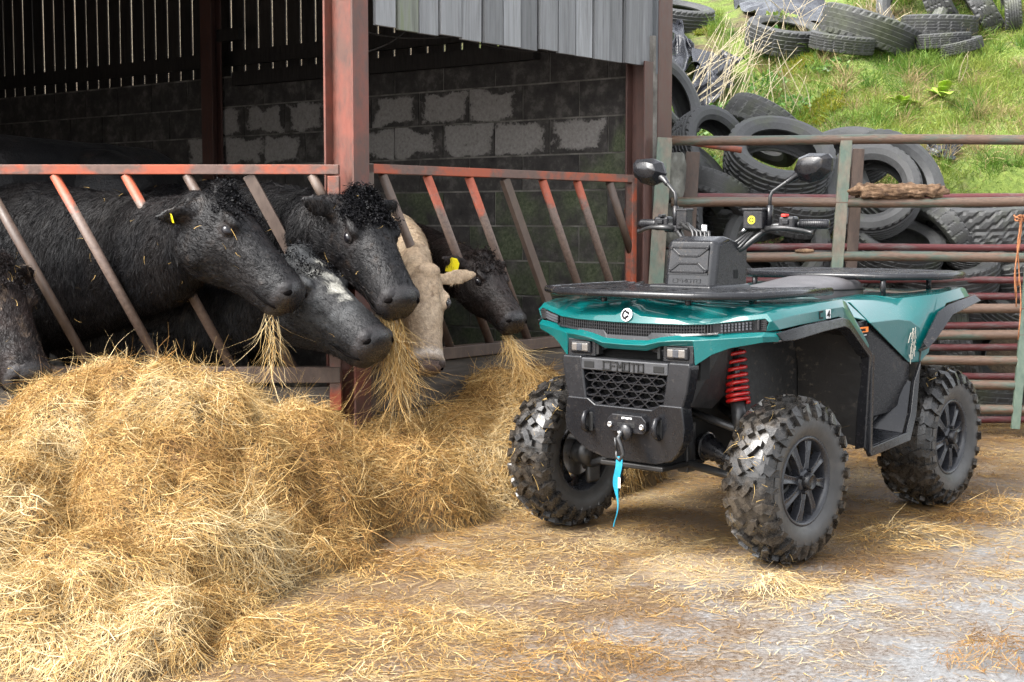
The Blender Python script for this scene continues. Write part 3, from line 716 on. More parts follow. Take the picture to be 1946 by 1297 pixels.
pl = [(-.272, .605), (-.17, .605), (-.135, .583), (.135, .583), (.17, .605), (.272, .605), (.285, .52), (.278, .47), (.24, .42), (.2, .385), (.12, .36), (-.12, .36), (-.2, .385), (-.24, .42), (-.278, .47), (-.285, .52)]
skid = MB(); nn = len(pl)
fx_ = lambda z: .345 if z > .47 else .345 - (.47 - z) * .55
skid.add([(fx_(z), y, z) for y, z in pl] + [(.27, y * .98, z) for y, z in pl], [tuple(range(nn)), tuple(reversed(range(nn, 2 * nn)))] + [(i, (i + 1) % nn, nn + (i + 1) % nn, nn + i) for i in range(nn)])
skid.build('lower_guard', m_mud if False else m_grey, bp, bevel=.012, seg=3)
MB().box((.14, 0, .345), (.3, .3, .02)).build('skid_plate', m_mud, quad, bevel=.006)
bar_ = MB().prism([(-.205, .715), (.205, .715), (.205, .762), (-.205, .762)], .25, .342, 0).build('name_bar', M('grey_name_bar', [(.3, (.03, .031, .034)), (.7, (.045, .046, .05))], 20, rough=(.25, .45), bumps=.2), bp, bevel=.005)
for s in (-1, 1):
    MB().box((.3405, s * .165, .737), (.008, .05, .026)).build('slot', m_void, bp, bevel=.003)
strokes(MB(), 'CFMOTO', (.3435, -.094, .7225), (0, 1, 0), (0, 0, 1), .030, .0235, .0095, .0052, .004).build('lettering', m_void, bp)
MB().prism([(-.2, .59), (.2, .59), (.2, .72), (-.2, .72)], .26, .285, 0).build('grille_back', m_void, bp)
hexg = MB()
for r in range(5):
    for k in range(-4, 5):
        cy, cz = k * .064 + (.032 if r % 2 else 0), .60 + r * .029
        if abs(cy) > .19: continue
        P6 = [(cy - .032, cz), (cy - .015, cz + .0145), (cy + .015, cz + .0145), (cy + .032, cz), (cy + .015, cz - .0145), (cy - .015, cz - .0145)]
        for a, b_ in zip(P6, P6[1:] + P6[:1]): hexg.bar((.318, *a), (.318, *b_), .004, .03, (1, 0, 0))
        hexg.add([(.332, cy - .012, cz - .0125), (.335, cy + .014, cz - .0125), (.325, cy + .026, cz - .003)], [(0, 1, 2)])
hexg.build('hexagon_grille', m_black, bp)
for s in (-1, 1):
    hk = MB(); hk.tube([(.335, s * .17, .55), (.366, s * .168, .545), (.374, s * .168, .52), (.372, s * .168, .49), (.34, s * .17, .475)], [.011, .012, .012, .012, .011], 10)
    h_ = hk.build('tow_hook', m_black, bp, smooth=True); MB().box((.345, s * .163, .512), (.008, .04, .075)).build('recess', m_void, h_, bevel=.008)
# winch
w_ = MB().prism([(-.062, .50), (-.045, .485), (.105, .485), (.122, .50), (.122, .535), (.1, .556), (-.04, .556), (-.062, .535)], .34, .362, 0).build('winch_fairlead', m_black, quad, bevel=.005)
MB().box((.362, .03, .515), (.006, .085, .018)).build('slot', m_void, w_, bevel=.006)
strokes(MB(), 'CFMOTO', (.363, .01, .54), (0, 1, 0), (0, 0, 1), .006, .006, .002, .0015, .002).build('lettering', m_white, w_)
for y in (-.045, .105):
    MB().lathe([(.362, 0), (.362, .011), (.37, .011), (.37, .006), (.366, .005), (.366, 0)], 14, 0, (0, y, .514)).build('bolt', m_steel, w_, smooth=True)
hk = MB(); hk.lathe([(.36, .0), (.36, .03), (.375, .034), (.385, .03), (.386, 0)], 22, 0, (0, .032, .49)).build('rubber_stop', m_black, w_, smooth=True)
hk = MB(); hk.tube([(.39, .028, .49), (.4, .02, .47), (.4, .035, .44), (.4, .045, .41), (.4, .03, .385), (.4, .012, .395), (.4, .012, .42)], [.008, .009, .008, .008, .009, .007, .005], 10); hk.tube([(.4, .005, .47), (.4, .012, .42)], .005, 8)
hk.build('winch_hook', m_blk_metal, w_, smooth=True); MB().tube([(.385, .02, .475), (.395, .022, .497)], .009, 8).build('thimble', m_steel, w_, smooth=True)
st = []
for q in np.linspace(0, 1, 22):
    z = .40 - .275 * q; wd = .015 if q < .42 else .015 - .009 * min(1, (q - .42) / .2); tw = 0 if q < .3 else (q - .3) * 2.2
    cx, cy = .402 + .004 * math.sin(q * 9), .022 + .008 * math.sin(q * 10 + .5) - .012 * q
    st.append([(cx - wd * math.sin(tw) * .6, cy - wd * math.cos(tw), z), (cx + wd * math.sin(tw) * .6, cy + wd * math.cos(tw), z)])
MB().grid(st).build('strap', m_strap, quad, solid=.003)
MB().box((.41, .034, .3), (.002, .01, .04)).build('strap_tag', m_white, quad)
# side panels between bumper and wheel arch, chassis core
for s in (-1, 1):
    MB().add([(.3, s * .285, .75), (.29, s * .275, .6), (.12, s * .26, .575), (.05, s * .27, .62), (-.08, s * .27, .62), (-.08, s * .28, .88), (.1, s * .32, .85), (.22, s * .3, .84)], [tuple(range(8))]).build('arch_panel', m_mud, quad, solid=.01)
    # wheel arch liner
    MB().grid([[(.05, s * .3, .93), (.05, s * .56, .88)], [(-.3, s * .3, .94), (-.3, s * .56, .9)], [(-.42, s * .3, .86), (-.45, s * .56, .84)], [(-.47, s * .3, .7), (-.535, s * .56, .72)], [(-.48, s * .3, .42), (-.53, s * .55, .38)]]).build('arch_liner', m_mud, quad, solid=.008, bevel=.01)
    MB().grid([[(-.06, s * .22, .92), (-.06, s * .26, .5)], [(-.25, s * .25, .92), (-.2, s * .3, .45)], [(-.47, s * .3, .9), (-.48, s * .3, .42)]]).build('inner_liner', m_mud, quad, solid=.006, bevel=.01)
    # flare trim
    ft = [(.17, .57, .885), (.11, .592, .897), (.004, .598, .908), (-.159, .598, .915), (-.285, .598, .922), (-.34, .598, .91), (-.556, .59, .762), (-.562, .585, .7), (-.545, .58, .36)]
    fb_ = [(.15, .585, .855), (.08, .6, .856), (.03, .606, .862), (-.12, .606, .876), (-.29, .606, .886), (-.33, .606, .875), (-.52, .597, .752), (-.527, .59, .7), (-.515, .585, .38)]
    fi = [(x - .0, y - .045, z - .012) for x, y, z in fb_]
    MB().grid([[(x, s * y, z) for x, y, z in r] for r in (ft, fb_, fi)]).build('fender_flare', m_grey, quad, bevel=.006, solid=.012)
    # footwell
    fo = [(-.555, .57, .762), (-.545, .575, .352), (-.56, .575, .335), (-.955, .56, .352), (-1.035, .55, .455), (-1.095, .54, .69)]
    fi2 = [(-.585, .565, .755), (-.58, .565, .385), (-.59, .565, .372), (-.935, .55, .39), (-1.0, .54, .47), (-1.05, .53, .6)]
    fw = MB().grid([[(x, s * y, z) for x, y, z in fo], [(x, s * y, z) for x, y, z in fi2]])
    fr_ = fw.build('footwell_frame', m_grey, quad, bevel=.005, solid=.02)
    fi3 = [(-.60, .43, .8), (-.60, .40, .42), (-.63, .38, .395), (-.86, .40, .41), (-.93, .45, .46), (-1.02, .505, .62)]
    MB().grid([[(x, s * y, z) for x, y, z in fi2], [(x, s * y, z) for x, y, z in fi3]]).build('foot_board', m_grey, fr_, bevel=.008, solid=.006)
    pan = [(-.57, .46, .87), (-.75, .47, .885), (-.80, .475, .868), (-1.06, .505, .69), (-1.02, .495, .6), (-.88, .41, .405), (-.62, .38, .39), (-.58, .42, .5)]
    MB().add([(x, s * y, z) for x, y, z in pan], [tuple(range(8)) if s > 0 else tuple(reversed(range(8)))]).build('leg_guard', m_black, fr_, solid=.01)
    rp_ = [(-.72, .47, .875), (-.78, .472, .868), (-1.06, .505, .68), (-1.05, .51, .58), (-1.02, .505, .515), (-.93, .465, .47), (-.8, .445, .46), (-.72, .45, .8)]
    MB().add([(x, s * y, z) for x, y, z in rp_], [tuple(range(8)) if s > 0 else tuple(reversed(range(8)))]).build('rear_guard', m_black, fr_, solid=.012, bevel=.006)
# chassis mass between the wheels
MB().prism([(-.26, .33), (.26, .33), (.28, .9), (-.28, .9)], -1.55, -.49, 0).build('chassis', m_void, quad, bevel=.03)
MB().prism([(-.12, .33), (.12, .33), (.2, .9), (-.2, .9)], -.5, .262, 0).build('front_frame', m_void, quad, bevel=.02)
# warning label
lb_ = MB().box((-.665, .482, .80), (.12, .003, .115)).build('warning_label', m_void, quad); lb_.rotation_euler = (0, 0, 0)
MB().box((-.665, .4845, .845), (.118, .003, .022)).build('label_header', m_org, lb_)
strokes(MB(), 'WARNING', (-.63, .487, .84), (-1, 0, 0), (0, 0, 1), .009, .007, .003, .002, .002).build('lettering', m_void, lb_)
pr = MB()
for k in range(5): pr.box((-.665 + .01 * (k % 2), .4845, .822 - k * .016), (.09 - .02 * (k % 2), .002, .003))
pr.build('print_lines', m_white, lb_)
# model mark on the fender
strokes(MB(), 'C', (-.135, .5775, .925), (-1, 0, .03), (0, 0, 1), .024, .022, .004, .0065, .003).build('letter', m_void, quad)
dc = MB().box((-.203, .577, .938), (.034, .004, .034)).build('number_plate', m_white, quad); strokes(MB(), '4', (-.193, .5795, .927), (-1, 0, .03), (0, 0, 1), .022, .018, .004, .005, .003).build('number', m_void, dc)
# ---------------- rear bodywork
for s in (-1, 1):
    rb = MB()
    A_ = [(-.71, .5, .874), (-.93, .52, .877), (-1.03, .53, .864), (-1.1, .54, .832)]
    Bt = [(-1.02, .53, .688), (-1.04, .53, .684), (-1.09, .54, .682), (-1.108, .545, .684)]
    rb.grid([A_, Bt])
    rb.grid([[(-1.1, .54, .832), (-1.28, .54, .972), (-1.553, .535, .993), (-1.618, .52, .985)], [(-1.108, .545, .684), (-1.17, .56, .775), (-1.325, .56, .93), (-1.602, .55, .95)]])
    rb.add([(-1.108, .545, .684), (-1.17, .555, .722), (-1.17, .56, .775)], [(0, 1, 2)])
    rb.grid([[(-1.03, .53, .864), (-1.22, .49, .965), (-1.5, .48, .992)], [(-1.1, .54, .832), (-1.28, .54, .972), (-1.553, .535, .993)]])
    rb.grid([[(-.93, .52, .877), (-1.03, .53, .864)], [(-1.12, .42, .955), (-1.22, .49, .965)]])
    rb.grid([[(-1.12, .42, .955), (-1.22, .49, .965), (-1.5, .48, .992), (-1.62, .5, .985)], [(-1.15, .33, .962), (-1.25, .3, .962), (-1.5, .3, .97), (-1.66, .35, .972)], [(-1.15, 0, .965), (-1.25, 0, .965), (-1.5, 0, .97), (-1.69, 0, .97)]])
    rb.add([(-1.5, .48, .992), (-1.553, .535, .993), (-1.618, .52, .985), (-1.62, .5, .985)], [(0, 1, 2, 3)])
    rb.grid([[(-.71, .5, .874), (-.93, .52, .877)], [(-.8, .36, .95), (-1.12, .42, .955)]])
    rb.grid([[(-.8, .36, .95), (-1.12, .42, .955)], [(-.85, .22, .955), (-1.15, .22, .965)]])
    if s < 0: rb.v = [(x, -y, z) for x, y, z in rb.v]
    rb.build('rear_fender', m_teal, quad, bevel=.006, solid=.006)
    sp = MB().grid([[(-.59, .45, .902), (-.70, .485, .88)], [(-.72, .31, .958), (-.79, .34, .955)]])
    if s < 0: sp.v = [(x, -y, z) for x, y, z in sp.v]
    sp.build('side_cover', m_teal, quad, bevel=.004, solid=.006)
    f0 = [(-1.09, .565, .772), (-1.225, .572, .9), (-1.32, .572, .925), (-1.45, .572, .94), (-1.614, .57, .957)]
    f1 = [(-1.09, .585, .745), (-1.15, .592, .775), (-1.31, .6, .882), (-1.443, .6, .903), (-1.64, .59, .93)]
    f2 = [(x, y - .04, z - .02) for x, y, z in f1]
    MB().grid([[(x, s * y, z) for x, y, z in r] for r in (f0, f1, f2)]).build('rear_flare', m_grey, quad, bevel=.005, solid=.012)
    MB().grid([[(-1.08, s * .3, .5), (-1.08, s * .53, .5)], [(-1.1, s * .3, .75), (-1.1, s * .55, .74)], [(-1.3, s * .3, .9), (-1.3, s * .55, .9)], [(-1.62, s * .3, .93), (-1.62, s * .54, .93)]]).build('rear_liner', m_mud, quad, solid=.006)
MB().prism([(-.33, .78), (.33, .78), (.36, .965), (-.36, .965)], -1.70, -1.62, 0).build('tail_panel', m_black, quad, bevel=.01)
# white streaks stuck on the rear fender
mb = MB(); g = random.Random(5)
for k in range(34):
    x = -1.0 - g.gauss(.03, .016); z = .72 + g.random() * .12; a = g.uniform(-.6, .6); l = g.uniform(.012, .045)
    mb.bar((x, .5415, z), (x + math.sin(a) * l, .5415, z - math.cos(a) * l), g.uniform(.0012, .0035), .002, (0, 1, 0))
mb.build('splash_mark', flat('dried_splash', (.42, .4, .34), .8), quad)
# seat, tank cover, console
def loft_xz(mb, secs, n=14, pw=2.6):
    rows = []
    for x, hw, zt_, zb_ in secs:
        row = []
        for k in range(n):
            a = 2 * math.pi * k / n; ca, sa = math.cos(a), math.sin(a)
            row.append((x, hw * math.copysign(abs(ca) ** (2 / pw), ca), (zt_ + zb_) / 2 + (zt_ - zb_) / 2 * math.copysign(abs(sa) ** (2 / pw), sa)))
        rows.append(row)
    mb.grid(rows, True); mb.add(rows[0], [tuple(range(n))]); mb.add(rows[-1], [tuple(reversed(range(n)))]); return mb
seat = loft_xz(MB(), [(-.52, .09, 1.0, .93), (-.58, .13, 1.015, .9), (-.75, .16, 1.015, .87), (-.95, .19, 1.03, .85), (-1.15, .205, 1.05, .86), (-1.26, .2, 1.045, .9), (-1.3, .17, 1.02, .93)], 20, 3.4).build('seat', m_seat, quad, smooth=True, sub=1)
MB().tube([(-.6, .158, .985), (-.95, .192, .99), (-1.25, .2, .985)], .004, 6).build('seam', m_void, seat)
loft_xz(MB(), [(-.16, .15, 1.035, .9), (-.3, .19, 1.03, .88), (-.45, .21, 1.02, .86), (-.62, .2, .99, .84)], 14, 5).build('console', m_grey, quad, bevel=.01)
for s in (-1, 1):
    MB().add([(-.3, s * .2, 1.015), (-.62, s * .24, .985), (-.72, s * .31, .955), (-.45, s * .32, .965), (-.3, s * .3, .975)], [(0, 1, 2, 3, 4) if s > 0 else (4, 3, 2, 1, 0)]).build('tank_cover', m_teal, quad, solid=.006, bevel=.004)
# dashboard pod
pod = MB(); f = [(-.09, 1.03), (-.12, 1.215), (-.2, 1.235), (-.33, 1.2), (-.33, 1.03)]
for yy, k in ((-.115, 0), (-.1, 1), (.1, 1), (.115, 0)): pass
pod.add([(x + (0 if a else -.02), y, z - (0 if a else .012 if z > 1.1 else 0)) for y, a in ((-.125, 0), (-.1, 1), (.1, 1), (.125, 0)) for x, z in f], [(i * 5 + k, i * 5 + (k + 1) % 5, (i + 1) * 5 + (k + 1) % 5, (i + 1) * 5 + k) for i in range(3) for k in range(5)] + [(4, 3, 2, 1, 0), (15, 16, 17, 18, 19)])
pd = pod.build('dash_pod', m_grey, quad, bevel=.01, seg=3)
def onpod(z): return -.09 - (z - 1.03) * .162 + .003
X = MB()
for (a, b_) in (((-.08, 1.19), (.08, 1.19)), ((-.08, 1.09), (.08, 1.09)), ((-.045, 1.155), (.045, 1.155)), ((-.045, 1.125), (.045, 1.125)), ((-.085, 1.185), (-.045, 1.155)), ((.085, 1.185), (.045, 1.155)), ((-.085, 1.095), (-.045, 1.125)), ((.085, 1.095), (.045, 1.125))):
    X.bar((onpod(a[1]), *a), (onpod(b_[1]), *b_), .012, .012, (1, 0, 0))
X.build('raised_pattern', m_grey, pd, bevel=.003)
MB().add([(onpod(1.2), -.09, 1.2), (onpod(1.2), .09, 1.2), (onpod(1.08), .095, 1.08), (onpod(1.08), -.095, 1.08)], [(0, 1, 2, 3)]).build('front_plate', m_black, pd, solid=.002)
for y in (-.085, .085):
    for z in (1.095, 1.187): MB().lathe([(0, 0), (0, .008), (.008, .008), (.008, .004), (.005, 0)], 12, 0, (onpod(z) , y, z)).build('screw', m_black, pd, smooth=True)
strokes(MB(), 'CFMOTO', (onpod(1.055) - .001, -.07, 1.047), (0, 1, 0), (-.16, 0, 1), .014, .017, .006, .002, .003).build('lettering', m_black, pd)
MB().box((-.26, .126, 1.08), (.03, .004, .035)).build('socket', m_void, pd, bevel=.003)
MB().prism([(-.13, .98), (.13, .98), (.16, 1.0), (.15, 1.04), (-.15, 1.04), (-.16, 1.0)], -.34, -.03, 0).build('pod_base', m_grey, quad, bevel=.012)
# handlebar
hb = MB()
for s in (-1, 1): hb.tube([(-.27, s * .02, 1.13), (-.27, s * .07, 1.145), (-.3, s * .14, 1.19), (-.335, s * .21, 1.255), (-.35, s * .25, 1.275), (-.375, s * .32, 1.283), (-.41, s * .445, 1.283)], .0125, 12)
hbo = hb.build('handlebar', m_blk_metal, quad, smooth=True)
for s in (-1, 1):
    gp = MB(); gp.tube([(-.383, s * .345, 1.283), (-.385, s * .35, 1.283), (-.412, s * .455, 1.283), (-.414, s * .462, 1.283)], [.015, .0195, .0195, .016], 16)
    for k in range(12): 
        q = .36 + k * .0075; gp.tube([(-.386 - (q - .355) * .26, s * q, 1.283), (-.3872 - (q - .355) * .26, s * (q + .003), 1.283)], .0208, 14)
    gp.build('grip', m_black, hbo, smooth=True)
    sw_ = MB().box((-.365, s * .305, 1.285), (.05, .075, .06)).build('switch_housing', m_black, hbo, bevel=.012, seg=3)
    MB().box((-.345, s * .30, 1.318), (.03, .022, .012)).build('button', m_redbtn if s > 0 else m_grey, sw_, bevel=.003)
    MB().box((-.338, s * .305, 1.292), (.012, .03, .02)).build('button', m_grey, sw_, bevel=.004)
    MB().box((-.338, s * .315, 1.27), (.012, .034, .014)).build('button', m_grey, sw_, bevel=.004)
    # lever
    MB().tube([(-.325, s * .225, 1.262), (-.305, s * .27, 1.268), (-.305, s * .33, 1.268), (-.33, s * .39, 1.258), (-.345, s * .415, 1.25), (-.348, s * .425, 1.25)], [.012, .012, .009, .008, .008, .011], 10).build('brake_lever', m_blk_metal, hbo, smooth=True)
    MB().box((-.335, s * .235, 1.262), (.03, .075, .03)).build('lever_bracket', m_black, hbo, bevel=.006)
    # reservoir
    rs = MB().box((-.33, s * .175, 1.30), (.06, .092, .075) if s > 0 else (.05, .055, .08)).build('fluid_reservoir', m_black, hbo, bevel=.006)
    MB().box((-.33, s * .175, 1.342), (.066, .098, .012) if s > 0 else (.055, .06, .012)).build('cap', m_black, rs, bevel=.004)
    if s > 0:
        q = MB().lathe([(0, 0), (0, .0175), (.003, .0175), (.003, 0)], 8, 0); q = q.build('sticker', m_yel, rs); q.location = (-.301, .172, 1.30); q.rotation_euler = (R(22.5), 0, 0)
        q2 = MB().lathe([(.0, .006), (.0, .011), (.0035, .011), (.0035, .006)], 14, 0, close=True).build('sticker_ring', m_void, rs); q2.location = (-.3008, .172, 1.30)
        MB().tube([(-.32, .13, 1.262), (-.33, .1, 1.245)], .007, 8).build('fitting', m_steel, rs, smooth=True)
    # mirror
    MB().tube([(-.345, s * .228, 1.275), (-.345, s * .23, 1.36)], .0135, 12).build('mirror_boot', m_black, hbo, smooth=True)
    mst = MB().tube([(-.345, s * .23, 1.355), (-.345, s * .23, 1.395), (-.35, s * .238, 1.415), (-.37, s * .285, 1.45), (-.385, s * .32, 1.475)], .0075, 10).build('mirror_stem', m_blk_metal, hbo, smooth=True)
    mr = MB(); MB
    mr.tube([(-.372, s * .29, 1.452), (-.385, s * .315, 1.472), (-.39, s * .345, 1.49)], [.011, .014, .022], 12)
    oc = [(.315, 1.50), (.335, 1.548), (.385, 1.566), (.465, 1.562), (.482, 1.545), (.478, 1.495), (.44, 1.462), (.385, 1.448), (.34, 1.462)]
    cy_, cz_ = .4, 1.508
    r0 = [(-.405, s * y, z) for y, z in oc]; r1 = [(-.385, s * (cy_ + (y - cy_) * 1.02), cz_ + (z - cz_) * 1.02) for y, z in oc]; r2 = [(-.35, s * (cy_ + (y - cy_) * .72), cz_ + (z - cz_) * .62 + .008) for y, z in oc]; r3 = [(-.338, s * (cy_ + (y - cy_) * .4), cz_ + .012 + (z - cz_) * .12) for y, z in oc]
    mr.grid([r0, r1, r2, r3], True); mr.add(r0, [tuple(range(9))]); mr.add(r3, [tuple(range(9))])
    mr.build('mirror', m_black, mst, bevel=.005, seg=2)
cb = MB()
for k in range(5):
    cb.tube([(-.32 + .01 * k, -.2 + .012 * k, 1.27 + .01 * (k % 3)), (-.29, -.13 + .014 * k, 1.285 - .012 * k), (-.25, -.08 + .02 * k, 1.25), (-.24, -.06 + .018 * k, 1.18)], .0065, 8)
for k in range(3):
    cb.tube([(-.32, .15 + .01 * k, 1.25), (-.28, .11 + .01 * k, 1.21 - .01 * k), (-.25, .07, 1.16)], .006, 8)
cb.build('cables', m_blk_metal, hbo, smooth=True); MB().tube([(-.285, -.045, 1.28), (-.285, -.045, 1.2)], .011, 10).build('connector', m_white, hbo)
# ---------------- racks
def rack(name, per, zr, slats, label, posts, z_drop):
    ro = empty(name, (0, 0, 0), 0, quad); tag(ro, label)
    mb = MB(); mb.tube([(x, y, zr - z_drop * abs(y)) for x, y in per + per[:1]], .0155, 10, False); mb.build('frame', m_grey, ro, smooth=True)
    for (x0, y0, x1, y1, w) in slats:
        MB().bar((x0, y0, zr + .006), (x1, y1, zr + .006), w, .016).build('slat', m_grey, ro, bevel=.005)
    for (x, y, zb_) in posts: MB().tube([(x, y, zb_), (x, y, zr)], .0125, 10).build('support', m_black, ro, smooth=True)
    return ro
fp = [(.355, .0), (.35, .3), (.2, .49), (-.1, .505), (-.36, .5), (-.37, .42), (-.2, .33), (-.13, .2), (-.06, .16), (-.06, -.16), (-.13, -.2), (-.2, -.33), (-.37, -.42), (-.36, -.5), (-.1, -.505), (.2, -.49), (.35, -.3)]
sl = [(.3, -.28, .3, .28, .07), (.215, -.42, .215, .42, .06), (.13, -.46, .13, .46, .06), (.05, -.47, .05, .47, .05), (-.02, .18, -.02, .48, .05), (-.02, -.48, -.02, -.18, .05)]
for s in (-1, 1): sl += [(-.08, s * .24, -.08, s * .48, .05), (-.15, s * .28, -.15, s * .48, .05), (-.22, s * .37, -.22, s * .48, .05), (-.3, s * .42, -.3, s * .48, .05), (.33, s * .14, .0, s * .14, .035), (.28, s * .36, -.16, s * .36, .035)]
rack('front_rack', fp, 1.018, sl, 'flat black slatted front rack', [(.2, .2, .95), (.2, -.2, .95), (-.1, .3, .95), (-.1, -.3, .95)], .0)
rpm = [(-1.16, 0), (-1.16, .33), (-1.28, .43), (-1.36, .5), (-1.6, .5), (-1.7, .47), (-1.8, .36), (-1.83, 0), (-1.8, -.36), (-1.7, -.47), (-1.6, -.5), (-1.36, -.5), (-1.28, -.43), (-1.16, -.33)]
sl = [(-1.24, -.36, -1.24, .36, .05), (-1.32, -.43, -1.32, .43, .06), (-1.42, -.48, -1.42, .48, .06), (-1.52, -.48, -1.52, .48, .06), (-1.62, -.47, -1.62, .47, .06), (-1.72, -.42, -1.72, .42, .05), (-1.2, .14, -1.82, .14, .035), (-1.2, -.14, -1.82, -.14, .035), (-1.3, .34, -1.78, .34, .035), (-1.3, -.34, -1.78, -.34, .035)]
rack('rear_rack', rpm, 1.045, sl, 'flat black slatted rear rack', [(-1.17, .33, .955), (-1.17, -.33, .955), (-1.6, .35, .955), (-1.6, -.35, .955)], .0)
# ---------------- suspension
for s in (-1, 1):
    for x0 in (.1, -.12):
        MB().tube([(x0, s * .14, .555), (.0, s * .43, .455)], .016, 10).build('upper_arm', m_blk_metal, quad, smooth=True)
        MB().tube([(x0, s * .14, .345), (.0, s * .36, .29), (.0, s * .45, .26)], .017, 10).build('lower_arm', m_blk_metal, quad, smooth=True)
    rr = [.045, .05]; 
    pts = [(0, s * .11, .41), (0, s * .155, .405)]
    for k in range(9): pts.append((0, s * (.16 + k * .012), .404 - k * .0045)); rr.append((.056 if k % 2 == 0 else .046) - k * .0032)
    pts += [(0, s * .275, .362), (0, s * .4, .33)]; rr += [.018, .016]
    MB().tube(pts, rr, 18).build('drive_shaft', m_black, quad, smooth=True)
    MB().tube([(0, s * .16, .404), (0, s * .166, .4035)], .0585, 18).build('boot_clamp', m_steel, quad); MB().tube([(0, s * .258, .368), (0, s * .266, .366)], .026, 14).build('boot_clamp', m_steel, quad)
    for p in ((.1, .15, .555), (.06, .13, .44), (.05, .2, .33), (.1, .14, .5)): MB().tube([(p[0] + .01, s * p[1], p[2]), (p[0] + .032, s * p[1], p[2])], .011, 6).build('bolt', m_steel, quad)
    MB().box((.08, s * .12, .44), (.06, .05, .26)).build('frame_bracket', m_blk_metal, quad, bevel=.006)
    lo_, hi_ = Vector((.03, s * .335, .46)), Vector((-.005, s * .28, .83)); ax = hi_ - lo_
    sh = MB(); sh.tube([lo_, lo_.lerp(hi_, .42)], .03, 14); sh.tube([lo_.lerp(hi_, .4), hi_], .015, 12); so = sh.build('shock_absorber', m_blk_metal, quad, smooth=True)
    u = ax.normalized(); sd = u.cross(Vector((1, 0, 0))).normalized(); fwv = u.cross(sd)
    co = []
    for k in range(9 * 14 + 1):
        q = k / (9 * 14); q2 = q ** 1.25; a = 2 * math.pi * k / 14; co.append(lo_.lerp(hi_, .36 + .6 * q2) + (sd * math.cos(a) + fwv * math.sin(a)) * (.042 - .006 * q))
    MB().tube(co, .0078, 8).build('coil_spring', m_red, so, smooth=True)
